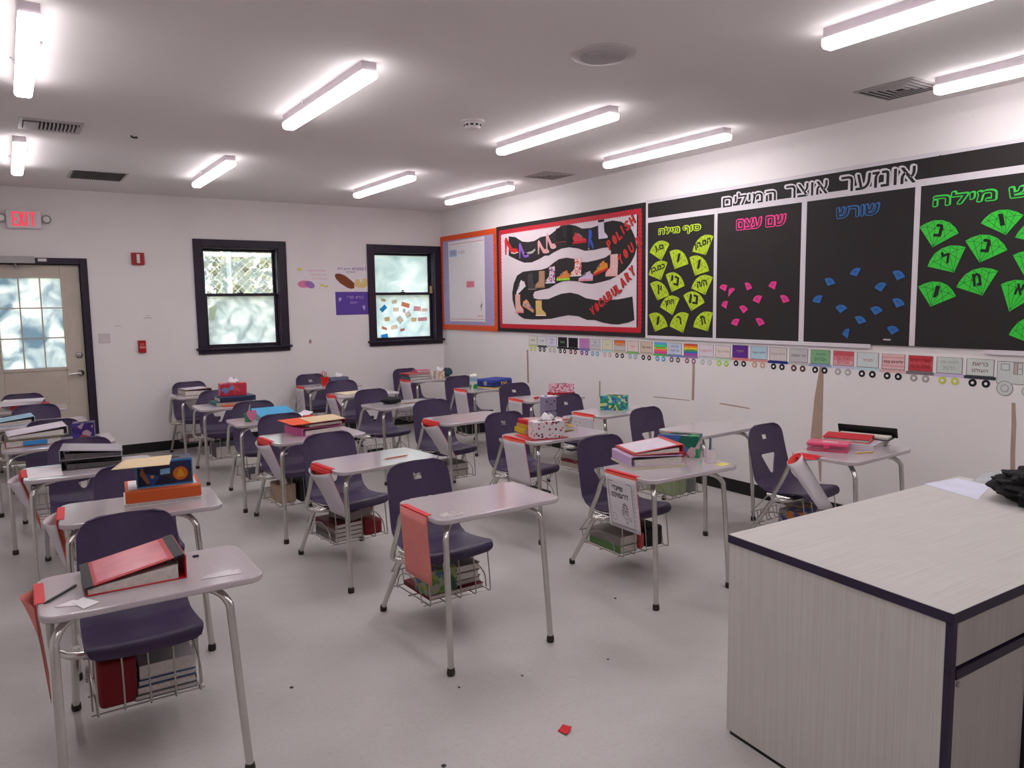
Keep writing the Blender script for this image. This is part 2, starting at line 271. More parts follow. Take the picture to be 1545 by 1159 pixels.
# ------------------------------------------------------------------ windows
def film(name, tint, lo, hi, scale, clear, stretch=(1, 1, 1), rough=.7):
    """window film: cloudy white, partly see-through"""
    m = bpy.data.materials.new(name); m.use_nodes = True; n = m.node_tree.nodes; l = m.node_tree.links
    n.remove(n['Principled BSDF']); out = n['Material Output']
    tr = n.new('ShaderNodeBsdfTransparent'); tr.inputs[0].default_value = (.93, .95, .95, 1)
    tl = n.new('ShaderNodeBsdfTranslucent'); df = n.new('ShaderNodeBsdfDiffuse'); gl = n.new('ShaderNodeBsdfGlossy'); gl.inputs['Roughness'].default_value = .15
    tc = n.new('ShaderNodeTexCoord'); mp = n.new('ShaderNodeMapping'); mp.inputs['Scale'].default_value = stretch
    nz = n.new('ShaderNodeTexNoise'); nz.inputs['Scale'].default_value = scale; nz.inputs['Detail'].default_value = 6; nz.inputs['Distortion'].default_value = .8
    r = n.new('ShaderNodeValToRGB'); r.color_ramp.elements[0].position = lo; r.color_ramp.elements[1].position = hi
    r.color_ramp.elements[0].color = (*lin(tint), 1); r.color_ramp.elements[1].color = (.95, .97, .98, 1)
    a = n.new('ShaderNodeMixShader'); a.inputs[0].default_value = .25
    b = n.new('ShaderNodeMixShader'); g = n.new('ShaderNodeMixShader'); g.inputs[0].default_value = .04
    mr = n.new('ShaderNodeMapRange'); mr.inputs['From Min'].default_value = lo; mr.inputs['From Max'].default_value = hi
    mr.inputs['To Min'].default_value = clear[0]; mr.inputs['To Max'].default_value = clear[1]
    l.new(tc.outputs['Object'], mp.inputs[0]); l.new(mp.outputs[0], nz.inputs['Vector']); l.new(nz.outputs['Fac'], r.inputs[0]); l.new(nz.outputs['Fac'], mr.inputs[0])
    l.new(r.outputs[0], tl.inputs[0]); l.new(r.outputs[0], df.inputs[0])
    l.new(tl.outputs[0], a.inputs[1]); l.new(df.outputs[0], a.inputs[2])
    l.new(mr.outputs[0], b.inputs[0]); l.new(a.outputs[0], b.inputs[1]); l.new(tr.outputs[0], b.inputs[2])
    l.new(b.outputs[0], g.inputs[1]); l.new(gl.outputs[0], g.inputs[2]); l.new(g.outputs[0], out.inputs[0])
    return m
f_clear = film('smudged glass', (165, 178, 184), .40, .58, 7, (.5, .95), (1, 1, 1.8))
f_haze = film('hazy privacy film', (182, 193, 198), .3, .66, 6, (.05, .3))
f_paper = film('rippled paper film', (180, 200, 205), .3, .7, 4, (.0, .06), (.8, 1, 9))
f_white = film('white window film', (208, 222, 228), .3, .7, 5, (.0, .08))
f_door = film('cloudy door film', (165, 183, 198), .36, .6, 4.5, (.0, .2))
m_gold = mat('bare wood wedge', (190, 150, 110), .7)
def thin(name, rgb):
    if name in _m: return _m[name]
    m = mat(name, rgb, .8); n = m.node_tree.nodes; l = m.node_tree.links
    t = n.new('ShaderNodeBsdfTranslucent'); t.inputs[0].default_value = (*lin(rgb), 1); x = n.new('ShaderNodeMixShader'); x.inputs[0].default_value = .85
    l.new(n['Principled BSDF'].outputs[0], x.inputs[1]); l.new(t.outputs[0], x.inputs[2]); l.new(x.outputs[0], n['Material Output'].inputs[0]); return m
def window(no, x0, x1, top_film, low_film):
    w = bpy.data.objects.new('window_%d' % no, None); C.objects.link(w); struct(w); w.matrix_world = BW((x0 + x1) / 2, 1.0)
    hw = (x1 - x0) / 2; cw = .088
    z0, z1 = WZ0 - 1, WZ1 - 1
    mb = MB()
    for a in ((-hw - cw, -hw, z0 - .02, z1 + cw - .01), (hw, hw + cw, z0 - .02, z1 + cw - .01), (-hw, hw, z1, z1 + cw - .01)): mb.box(a[0], a[1], a[2], a[3], 0, .022)
    mb.build('casing', m_dark, w, bevel=.003)
    MB().box(-hw - cw - .02, hw + cw + .02, z0 - .022, z0, -.1, .05).build('sill', m_dark, w, bevel=.004)
    MB().box(-hw - cw, hw + cw, z0 - .065, z0 - .022, 0, .018).build('apron', m_dark, w, bevel=.003)
    mb = MB()
    for a in ((-hw, -hw + .012, z0, z1), (hw - .012, hw, z0, z1), (-hw + .012, hw - .012, z1 - .012, z1)): mb.box(a[0], a[1], a[2], a[3], -.15, -.002)
    mb.build('jamb', m_dark, w)
    zm = .607; ga = -hw + .012; gb = hw - .012
    def sash(nm, a, b, d, film_, th=.042):
        s = MB()
        s.box(ga, ga + th * .6, a, b, d - .03, d); s.box(gb - th * .6, gb, a, b, d - .03, d); s.box(ga + th * .6, gb - th * .6, a, a + th * .62, d - .03, d); s.box(ga + th * .6, gb - th * .6, b - th * .62, b, d - .03, d)
        so = s.build(nm, m_dark, w, bevel=.003)
        MB().box(ga + th * .6, gb - th * .6, a + th * .62, b - th * .62, d - .018, d - .014).build('pane', film_, so, smooth=False)
        return so
    sash('upper_sash', zm - .016, z1 - .012, -.10, top_film)
    lo = sash('lower_sash', z0, zm + .016, -.062, low_film, .05)
    mb = MB().box(-.022, .022, zm + .016, zm + .024, -.088, -.064).lathe([(.013, 0), (.013, .012), (.004, .016)], 12, M=Matrix.Translation((0, zm + .03, -.076)) @ Matrix.Rotation(-PI / 2, 4, 'X'))
    mb.build('sash_lock', m_dark, lo)
    return w, zm
win_a, _ = window(1, WA[0], WA[1], f_clear, f_haze)
win_b, _ = window(2, WB[0], WB[1], f_paper, f_white)
MB().box(.362, .39, .61, .70, -.06, -.04).build('wedge', m_gold, win_b)
# scraps stuck on the panes
sc_cols = dict(blue=(110, 190, 232), orange=(243, 216, 188), rust=(236, 180, 158), pink=(242, 200, 206), peach=(242, 228, 218), grey=(210, 218, 222))
scr = [(-.265, .41, .09, .055, 40, 'blue'), (-.26, .51, .06, .03, -10, 'orange'), (-.12, .49, .07, .05, 5, 'peach'), (.03, .45, .11, .055, -15, 'rust'), (.19, .40, .10, .06, -5, 'pink'), (-.1, .395, .08, .05, 3, 'peach'), (.01, .38, .04, .05, 0, 'grey'),
       (.29, .385, .08, .04, 0, 'peach'), (.06, .33, .07, .07, 30, 'peach'), (-.22, .28, .07, .05, 10, 'orange'), (-.05, .27, .07, .08, 40, 'peach'), (.14, .265, .07, .05, 0, 'orange'), (.26, .27, .13, .045, 3, 'pink'), (-.13, .18, .09, .05, 10, 'peach'), (-.26, .17, .07, .03, -20, 'rust'), (-.02, .145, .06, .03, 15, 'rust'), (-.26, .075, .09, .05, 10, 'blue')]
order = sorted(range(len(scr)), key=lambda i: -scr[i][1])
ORD = 'first second third fourth fifth sixth seventh eighth ninth tenth eleventh twelfth thirteenth fourteenth fifteenth sixteenth seventeenth eighteenth nineteenth twentieth twenty-first twenty-second twenty-third twenty-fourth twenty-fifth twenty-sixth twenty-seventh'.split()
for k, i in enumerate(order):
    x, z, a, b, r, c = scr[i]
    o = MB().box(-a / 2, a / 2, -b / 2, b / 2, 0, .0012).build('paper_scrap', thin('scrap ' + c, sc_cols[c]), smooth=False)
    placed(o, BW((WB[0] + WB[1]) / 2 + x, 1.0 + z + .02, -.0745) @ Matrix.Rotation(math.radians(r), 4, 'Z'))
    tag(o, '%s paper scrap stuck on the frosted lower window pane, %s from the top' % (c, ORD[k]), 'paper scrap', 'scraps on the frosted window')
o = MB().prism([(-.05, -.08), (.0, -.085), (.055, .06), (.03, .085), (-.03, .05)], 0, .001).build('paper_scrap', thin('yellowed paper', (235, 238, 225)), smooth=False)
placed(o, BW(1.86, 1.42, -.0745)); tag(o, 'torn pale paper strip stuck on the hazy lower pane nearest the door', 'paper scrap')

# ------------------------------------------------------------------ door
m_door = mat('cream door paint', (198, 187, 174), .55, var=.05, scale=6)
m_chrome = mat('satin chrome', (185, 182, 178), .28, 1.0)
m_grey = mat('grey painted metal', (165, 160, 160), .45, .3)
m_white = mat('white plastic', (225, 218, 220), .45)
d = bpy.data.objects.new('door_1', None); C.objects.link(d); struct(d); d.matrix_world = BW(.21, 0)
mb = MB()
for a in ((-.515, -.425, 0, DZ + .06), (.425, .49, 0, DZ + .06), (-.425, .425, DZ, DZ + .06)): mb.box(a[0], a[1], a[2], a[3], -.15, .02)
mb.build('door_frame', m_dark, d, bevel=.003)
mb = MB()
lx0, lx1, lz0, lz1 = -.258, .258, .92, 1.778
for a in ((-.42, lx0, .008, DZ - .004), (lx1, .42, .008, DZ - .004), (lx0, lx1, .008, lz0), (lx0, lx1, lz1, DZ - .004)): mb.box(a[0], a[1], a[2], a[3], -.075, -.03)
mb.box(lx0 - .03, lx0, lz0 - .03, lz1 + .03, -.03, -.022).box(lx1, lx1 + .03, lz0 - .03, lz1 + .03, -.03, -.022).box(lx0, lx1, lz0 - .03, lz0, -.03, -.022).box(lx0, lx1, lz1, lz1 + .03, -.03, -.022)
slab = mb.build('door_panel', m_door, d, bevel=.003)
mb = MB()
for i in (1, 2):
    x = lx0 + (lx1 - lx0) * i / 3; mb.box(x - .006, x + .006, lz0, lz1, -.05, -.026)
    z = lz0 + (lz1 - lz0) * i / 3; mb.box(lx0, lx1, z - .006, z + .006, -.0505, -.0255)
mb.build('muntins', m_door, slab)
MB().box(lx0, lx1, lz0, lz1, -.056, -.052).build('pane', f_door, slab, smooth=False)
R90 = lambda x, z, y: Matrix.Translation((x, z, y))
MB().lathe([(.032, 0), (.032, .008), (.026, .012), (.012, .03), (.012, .05)], 20, M=R90(.37, .854, -.03)).tube(catmull([(.37, .854, .02), (.34, .856, .026), (.27, .848, .02)]), .009, M=None).build('handle', m_chrome, slab)
MB().lathe([(.03, 0), (.03, .01), (.022, .018), (.014, .02), (.014, .026)], 20, M=R90(.371, 1.03, -.03)).build('deadbolt', m_chrome, slab)
MB().box(-.30, .06, DZ + .004, DZ + .066, .0205, .075).build('closer', m_grey, d, bevel=.004)
MB().box(.085, .155, DZ + .025, DZ + .052, .0205, .024).build('notice', m_white, d)
MB().tube([(-.1, DZ - .002, .05), (-.09, DZ - .03, .03), (-.08, DZ - .03, -.02)], .006, 8).box(-.12, -.06, DZ - .05, DZ - .02, -.03, -.012).build('closer_arm', m_grey, d)

# ------------------------------------------------------------------ outdoors seen through the glass
struct(MB().box(-30, 40, DY + .2, DY + 60, -.6, -.5).build('ground', mat('dry grass', (150, 150, 110), .95, var=.25, scale=2), smooth=False))
m_fence = mat('white fence rail', (235, 235, 230), .5)
fe = thing('fence', 'white-railed fence seen outside through the clear upper window pane', 'fence', (2.6, DY + 5.0, -.5))
MB().tube([(-7, 0, 2.85), (9, 0, 2.85)], .035).build('rail', m_fence, fe)
for x in (-5.2, -2.4, .62, 3.4, 6.2):
    MB().tube([(x, 0, 0), (x, 0, 2.9)], .04).build('post', m_fence, fe)
mb = MB()
for i in range(110):
    x = -7 + i * .145
    mb.tube([(x, .03, 0), (min(x + 2.82, 9), .03, min(2.82, 9 - x))], .006, 4).tube([(x, .03, 0), (max(x - 2.82, -7), .03, min(2.82, x + 7.01))], .006, 4)
mb.build('mesh', mat('galvanised wire', (190, 190, 185), .5, .4), fe)
def foliage_tree(x, y, h, r, col, seed, label):
    rnd = random.Random(seed)
    t = thing('tree', label, 'tree', (x, y, -.5), 0, 'trees behind the fence outside')
    MB().tube(catmull([(0, 0, 0), (.1, 0, h * .4), (0, .1, h * .75)]), .16, 8, r2=.05).build('trunk', mat('bark', (95, 80, 65), .9), t)
    mb = MB()
    for k in range(2600):
        while True:
            p = Vector((rnd.uniform(-1, 1), rnd.uniform(-1, 1), rnd.uniform(-1, 1)))
            if p.length < 1: break
        p = Vector((p.x * r, p.y * r, h * .55 + p.z * h * .45)); q = Vector((rnd.gauss(0, 1), rnd.gauss(0, 1), rnd.gauss(0, 1))).normalized()
        a = q.orthogonal().normalized() * rnd.uniform(.06, .12); b = q.cross(a).normalized() * rnd.uniform(.04, .07)
        mb.add([p - a, p + b, p + a, p - b], [(0, 1, 2, 3)])
    mb.build('crown', mat('leaves %d' % (seed % 3), col, .7, var=.3, scale=3), t, smooth=False)
for i, (x, y, h, r, c, lb) in enumerate([(2.6, 8, 6.2, .72, (120, 140, 70), 'green tree behind the outdoor fence, nearest the door side of the window'), (4.15, 8.0, 6.6, .72, (150, 145, 95), 'pale green tree behind the middle of the outdoor fence'), (5.7, 8.0, 6.0, .72, (135, 130, 90), 'olive tree behind the outdoor fence, farthest from the door'), (.55, 8, 5.5, .72, (110, 125, 75), 'dark green tree outside beyond the cloudy door glass')]):
    foliage_tree(x, DY + y, h, r, c, 11 + i, lb)
# ------------------------------------------------------------------ ceiling things
m_lens = emis('glowing lens', (255, 250, 252), LAMP)
m_lens_side = emis('lens flank', (255, 250, 252), LAMP * .42)
m_fix = mat('white fixture metal', (215, 205, 212), .5)
def lamp(x, y0, y1, label):
    t = thing('ceiling_light', label, 'ceiling light', group='tube lights on the ceiling', M=CE(x, (y0 + y1) / 2))
    L = (y1 - y0) / 2
    b = MB().box(-.036, .036, -L + .004, L - .004, 0, .042)
    b.tube(catmull([(.036, .1, .01), (.056, .11, .004), (.052, .06, .012), (.036, .05, .012)]), .003, 6).tube(catmull([(-.036, -.2, .01), (-.052, -.19, .004), (-.036, -.25, .012)]), .003, 6)
    b.build('housing', m_fix, t, bevel=.003)
    M = Matrix(((1, 0, 0, 0), (0, 0, 1, 0), (0, 1, 0, 0), (0, 0, 0, 1)))
    o = MB().prism([(-.038, .042), (-.040, .060), (-.036, .073), (-.024, .080), (.024, .080), (.036, .073), (.040, .060), (.038, .042)], -L, L, M=M).build('lens', [m_lens, m_lens_side], t)
    for p in o.data.polygons:                                  # the clear-edged lens throws most of its light downwards
        if p.normal.z < .3: p.material_index = 1
LG = [(.16, 6.06, 7.28, 'glowing tube light in the row nearest the back wall, closest to the exit sign'), (1.498, 6.07, 7.29, 'glowing tube light in the row nearest the back wall, second from the exit sign'), (2.99, 6.043, 7.263, 'glowing tube light in the row nearest the back wall, third from the exit sign'), (4.049, 6.106, 7.326, 'glowing tube light in the row nearest the back wall, beside the bulletin board wall'),
      (.154, 3.43, 4.61, 'glowing tube light in the middle row, in line with the exit sign'), (1.503, 3.448, 4.668, 'glowing tube light in the middle row, second from the exit sign side'), (3.04, 3.486, 4.706, 'glowing tube light in the middle row, between the smoke detector and the ceiling speaker'), (4.073, 3.535, 4.755, 'glowing tube light in the middle row, close to the bulletin board wall'),
      (2.995, .83, 2.068, 'glowing tube light in the nearest row, passing beside the ceiling speaker'), (4.15, .97, 2.207, 'glowing tube light in the nearest row, touching the slatted square vent by the boards'),
      (.15, .80, 2.02, 'tube light of the nearest row outside the frame, exit sign side'), (1.5, .80, 2.02, 'tube light of the nearest row outside the frame, second from the exit sign side')]
for a in LG: lamp(*a)
m_vent = mat('vent enamel', (190, 182, 184), .5)
m_shadow = mat('dark duct', (58, 53, 53), .9)
t = thing('ceiling_speaker', 'round perforated ceiling speaker with a flat white rim', 'ceiling speaker', M=CE(2.376, 2.80))
MB().lathe([(.15, 0), (.15, .006), (.143, .012), (.105, .014), (.104, .004), (.02, .004)], 48).build('rim', m_vent, t)
mb = MB().lathe([(.104, .005), (.103, .012), (.06, .017), (.001, .018)], 40)
for k in range(22):
    x = -.098 + k * .0093; q = math.sqrt(max(.0, .103 ** 2 - x * x)); mb.box(x - .0012, x + .0012, -q, q, .0185 - .2 * x * x * 3, .0205 - .2 * x * x * 3)
mb.build('grille', mat('speaker grille', (205, 198, 200), .6), t)
t = thing('smoke_detector', 'white smoke detector with dark slots, between two ceiling lights', 'smoke detector', M=CE(2.517, 4.217))
MB().lathe([(.075, 0), (.075, .008), (.06, .016)], 28).build('base', m_white, t)
MB().lathe([(.052, .016), (.052, .035), (.046, .05), (.03, .056)], 28).build('body', m_white, t)
mb = MB()
for k in range(10):
    a = 2 * PI * k / 10; mb.box(-.010, .010, .046, .0535, .024, .036, M=Matrix.Rotation(a, 4, 'Z'))
mb.build('slots', m_shadow, t)
def square_vent(x, y, s, rot, label):
    t = thing('ceiling_vent', label, 'vent', group='square vents on the ceiling', M=CE(x, y) @ Matrix.Rotation(rot, 4, 'Z'))
    MB().box(-s * .97, s * .97, -s * .97, s * .97, .0005, .0015).build('duct', m_shadow, t)
    for k in range(5):
        a = s * (1 - k * .19); b = a - s * .105; mb = MB()
        for i in range(4):
            M = Matrix.Rotation(i * PI / 2, 4, 'Z')
            mb.add([(-a, -a, .004), (a, -a, .004), (b, -b, .006), (-b, -b, .006), (-a, -a, .0025), (a, -a, .0025), (b, -b, .0045), (-b, -b, .0045)], [(0, 1, 2, 3), (4, 7, 6, 5), (0, 4, 5, 1), (2, 6, 7, 3)], 0, M)
        mb.build('slat_ring' if k else 'frame', m_vent, t, smooth=False)
square_vent(4.165, 2.42, .17, .0, 'square slatted ceiling vent beside the end of a tube light, above the gem board')
square_vent(4.17, 5.66, .17, .0, 'square slatted ceiling vent above the shoe poster board')
t = thing('ceiling_vent', 'white rectangular ceiling register with crosswise louvers', 'vent', M=CE(.32, 5.63))
MB().box(-.17, .17, -.17, .17, 0, .004).box(-.15, .15, -.11, .11, .004, .007, 1).build('frame', [m_vent, m_shadow], t, bevel=.001)
for k in range(10): MB().box(-.055 + k * .021, -.046 + k * .021, -.11, .11, .006, .02, M=Matrix.Rotation(0, 4, 'Y')).build('louver', m_vent, t)
MB().box(-.145, -.065, -.10, .10, .006, .012).build('damper', m_vent, t)
t = thing('return_grille', 'dark rectangular air return grille on the ceiling near the exit sign', 'vent', M=CE(.745, 7.50))
MB().box(-.215, .215, -.235, .235, 0, .006).box(-.195, .195, -.21, .21, .006, .008, 1).build('frame', [m_vent, m_shadow], t, bevel=.001)
mb = MB()
for k in range(26): mb.box(-.19 + k * .015, -.186 + k * .015, -.21, .21, .008, .014)
mb.build('fins', mat('grey fins', (105, 98, 98), .6), t)
tag(placed(MB().tube([(0, 0, 0), (0, 0, .008), (.012, 0, .013), (.035, .01, .012)], .006, 8).build('sprinkler_stub', m_shadow), CE(.778, 5.69)), 'small dark metal stub on the ceiling beyond the white register', 'ceiling hook')
mb = MB()
for a, b in (((0, 0), (.09, .05)), ((.03, -.02), (.06, .07)), ((.12, .0), (.19, .03)), ((.14, -.02), (.17, .06)), ((.21, .02), (.27, .06)), ((.23, .05), (.25, .0))):
    mb.prism([(a[0], a[1]), (a[0] + .012, a[1] - .008), (b[0], b[1]), (b[0] - .01, b[1] + .008)], .0005, .002)
placed(mb.build('trim_1', mat('white ceiling tape', (225, 220, 222), .7), smooth=False), CE(3.50, 3.95))['kind'] = 'structure'

# ------------------------------------------------------------------ back wall things
m_red = mat('red plastic', (165, 28, 30), .4); m_exit = emis('exit letters', (235, 45, 70), 1.0)
t = thing('exit_sign', 'white exit sign with red EXIT letters and two round lamp heads', 'exit sign', M=BW(.21, 2.315))
MB().prism(rrect(-.14, .14, -.085, .085, .015), 0, .05).build('body', m_white, t, bevel=.006)
mb = MB()
for i, ch in enumerate('EXIT'):
    x = -.093 + (0, .050, .089, .139)[i]
    B = lambda a, b, c, e: mb.box(x + a, x + b, c, e, .05, .053)
    if ch == 'E': B(0, .014, -.064, .064); B(.014, .044, .05, .064); B(.014, .038, -.007, .007); B(.014, .044, -.064, -.05)
    if ch == 'X':
        for s in (1, -1): mb.prism([(x + .024 - s * .024, -.064), (x + .024 - s * .009, -.064), (x + .024 + s * .024, .064), (x + .024 + s * .009, .064)], .05, .053 + .0005 * s)
    if ch == 'I': B(.02, .034, -.064, .064)
    if ch == 'T': B(.0, .046, .05, .064); B(.016, .03, -.064, .05)
mb.build('lettering', m_exit, t, smooth=False)
for s in (1, -1):
    M = Matrix.Translation((s * .178, .005, .03))
    h = MB().lathe([(.03, -.02), (.038, .0), (.04, .025), (.036, .03), (.03, .022), (.004, .018)], 24, M=M).box(-.04, -.02, -.01, .01, -.02, 0, M=M if s > 0 else M @ Matrix.Rotation(PI, 4, 'Z')).build('lamp_head', m_grey, t)
    MB().lathe([(.029, .0), (.028, .024), (.012, .03), (.001, .031)], 20, M=M).build('bulb_cover', mat('clear lamp cover', (238, 236, 234), .15), h)
t = thing('fire_strobe', 'square red fire alarm strobe high on the back wall', 'fire alarm', M=BW(1.152, 1.97))
MB().prism(rrect(-.058, .058, -.06, .06, .006), 0, .035).build('body', m_red, t, bevel=.004)
MB().box(-.015, .015, -.045, .045, .035, .05).build('strobe_lens', m_white, t, bevel=.004)
t = thing('fire_pull_station', 'red fire alarm pull station on the wall below the strobe', 'fire alarm', M=BW(1.138, 1.09))
MB().prism(rrect(-.036, .036, -.062, .062, .006), 0, .03).build('body', m_red, t, bevel=.004)
MB().box(-.026, .026, -.02, .006, .03, .04).box(-.02, .02, .02, .03, .03, .032).build('pull_handle', mat('pale red plastic', (215, 120, 120), .4), t, bevel=.002)
t = placed(MB().prism(rrect(-.052, .052, -.047, .047, .004), 0, .006).build('blank_plate', mat('plate white', (210, 200, 202), .5), bevel=.002), BW(.806, 1.187)); tag(t, 'blank white cover plate on the wall beside the door frame', 'cover plate')
mb = MB(); mb.box(.905, .96, 1.30, 1.304, 0, .001).box(1.17, 1.25, 1.375, 1.38, 0, .001).box(1.19, 1.23, 1.40, 1.404, 0, .001).box(2.87, 2.90, 1.05, 1.09, 0, .0008)
placed(mb.build('trim_2', mat('wall scuffs', (170, 140, 138), .9), smooth=False), BW(0, 0))['kind'] = 'structure'
m_paper = mat('white paper', (234, 227, 231), .85, var=.02)
def ell(cx, cy, rx, ry, rot, n=18):
    a = math.radians(rot); return [(cx + x * math.cos(a) - y * math.sin(a), cy + x * math.sin(a) + y * math.cos(a)) for x, y in circ(0, 0, rx, n, ry)]
P = lambda nm, c: mat('crayon ' + nm, c, .8, var=.15, scale=60)
t = thing('drawing', 'white drawing with a pink and purple oval and faint text', 'drawing', M=BW(2.952, 1.795))
MB().prism([(-.198, .118), (.2, .122), (.192, -.13), (-.194, -.128)], 0, .0015).build('sheet', m_paper, t, smooth=False)
mb = MB().prism(ell(-.11, -.075, .075, .042, 0), .0015, .0022, 0).prism(ell(-.045, -.08, .06, .038, -25), .0015, .0025, 1).prism(ell(-.155, .09, .03, .018, 0), .0015, .0022, 2).prism(ell(.1, -.09, .03, .015, -10), .0015, .0022, 2).prism(ell(.15, -.1, .025, .01, 20), .0015, .0022, 2)
for k in range(3): mb.box(-.06 + .02 * k, .16, .07 - k * .045, .085 - k * .045, .0015, .002, 3)
mb.build('picture', [P('pink', (225, 130, 170)), P('violet', (165, 120, 185)), P('yellow', (225, 215, 110)), P('faint pink', (232, 205, 212))], t, smooth=False)
t = thing('drawing', 'white drawing of a brown loaf under blue and red Hebrew words', 'drawing', M=BW(3.41, 1.79))
MB().prism([(-.212, .135), (.216, .138), (.21, -.138), (-.208, -.138)], 0, .0015).build('sheet', m_paper, t, smooth=False)
MB().prism([(-.205, .03), (-.19, .05), (-.14, .052), (-.08, .03), (.0, -.03), (.03, -.06), (.03, -.115), (-.01, -.125), (-.06, -.11), (-.14, -.06), (-.19, -.01)], .0015, .003, 0).prism([(.03, -.06), (.06, -.01), (.09, -.01), (.115, -.06), (.14, -.01), (.17, .0), (.205, -.02), (.2, -.08), (.15, -.115), (.08, -.11), (.04, -.1)], .0015, .003, 1).build('picture', [P('brown', (135, 72, 45)), P('tan', (228, 200, 140))], t, smooth=False)
MB().text('המוציא', .01, .18, .09, .125, .003, 0, .012).text('לחם', -.09, -.01, .095, .12, .003, 1, .012).text('מן', -.17, -.11, .095, .12, .003, 1, .012).text('הארץ', -.06, .05, .055, .08, .003, 0, .012).build('lettering', [P('violet ink', (130, 85, 150)), P('blue ink', (75, 85, 175))], t, smooth=False)
t = thing('drawing', 'purple paper with pale Hebrew words and two small hearts', 'drawing', M=BW(3.41, 1.497))
MB().prism([(-.206, .135), (.207, .135), (.205, -.132), (-.203, -.134)], 0, .0015).build('sheet', mat('purple paper', (98, 70, 160), .8, var=.04), t, smooth=False)
MB().text('בורא', .04, .14, .055, .085, .0025, 0, .012).text('פרי', -.06, .015, .055, .085, .0025, 0, .012).text('הגפן', -.03, .06, -.01, .02, .0025, 0, .012).prism([(-.17, .05), (-.155, .075), (-.145, .06), (-.13, .07), (-.135, .045), (-.16, .02)], .0015, .0025).prism([(.12, -.04), (.135, -.02), (.145, -.035), (.16, -.025), (.155, -.06), (.15, -.09)], .0015, .0025).build('lettering', P('pale lilac', (190, 170, 225)), t, smooth=False)

# ------------------------------------------------------------------ boards on the right wall
m_black = mat('black paper', (42, 37, 38), .8, var=.05, scale=6); m_trimw = mat('white border strip', (215, 208, 214), .7, var=.02)
m_bred = mat('red border', (196, 28, 48), .6, var=.05); m_orange = mat('orange border', (228, 85, 35), .6, var=.04); m_lilac = mat('lilac paper', (172, 158, 196), .8, var=.03)
def scallop_frame(mb, x0, x1, y0, y1, wd, z0, z1, mi, pitch=.036, amp=.009, outer=True):
    def edge(a, b, s, horiz):   # list of points along one strip edge with semicircular teeth
        n = max(2, int(abs(b - a) / pitch)); o = []
        for i in range(n):
            for k in range(4):
                t = (i + k / 4) / n; o.append((a + (b - a) * t, s + amp * abs(math.sin(PI * k / 4))))
        o.append((b, s)); return o
    for horiz, p, q, s0, sg in ((1, x0, x1, y1, -1), (1, x0, x1, y0, 1), (0, y0 + wd * .9, y1 - wd * .9, x0, 1), (0, y0 + wd * .9, y1 - wd * .9, x1, -1)):
        inner = edge(p, q, wd, horiz); out = edge(p, q, 0, horiz) if outer else [(p, 0), (q, 0)]
        pts = [(a, s0 + sg * b) for a, b in inner] + [(a, s0 - sg * (b if outer else 0)) for a, b in out[::-1]]
        if not horiz: pts = [(b, a) for a, b in pts]
        mb.prism(pts, z0 + (.0006 if horiz else 0), z1 + (.0006 if horiz else 0), mi)
# letter board in the corner
cx, cz = -7.885, 1.733
t = thing('bulletin_board', 'orange-framed lilac bulletin board with a long white chart in the corner', 'bulletin board', M=RW(cx, cz, .001))
MB().box(-.645, .662, -.573, .57, 0, .018).build('frame', m_orange, t, bevel=.002)
MB().box(-.61, .63, -.538, .535, .018, .0195).build('lilac_paper', m_lilac, t, smooth=False)
mb = MB(); scallop_frame(mb, -.612, .632, -.54, .537, .022, .0195, .021, 0, .05, .011, False); mb.build('scalloped_border', m_orange, t, smooth=False)
c = MB().prism([(-.43, .49), (.42, .50), (.41, -.47), (-.42, -.47)], .0225, .024).build('chart', m_paper, t, smooth=False)
mb = MB()
for a in ((-.40, .40, -.445, -.44), (-.40, .40, .455, .46)): mb.box(a[0], a[1], a[2], a[3], .024, .0245, 0)
mb.box(-.40, -.22, .31, .39, .024, .0255, 1).box(.0, .18, -.07, .005, .024, .0255, 2)
mb.text('VCSHO', -.19, -.03, .33, .37, .0248, 3, .0).box(.02, .16, -.05, -.045, .0256, .026, 4).box(.03, .15, -.025, -.02, .0256, .026, 4)
for k in range(4): mb.box(-.37, -.25, .335 + k * .012, .338 + k * .012, .0256, .026, 4)
mb.prism([(.30, -.30), (.33, -.26), (.345, -.20), (.335, -.27), (.36, -.25), (.34, -.30), (.325, -.36), (.32, -.30)], .024, .0248, 3).text('קריאה', .25, .37, -.42, -.395, .0248, 4, .01)
mb.build('chart_print', [P('border red', (190, 90, 100)), P('sky', (160, 190, 222)), P('rose', (228, 140, 160)), P('grey ink', (150, 140, 150)), P('red ink', (190, 70, 90))], c, smooth=False)
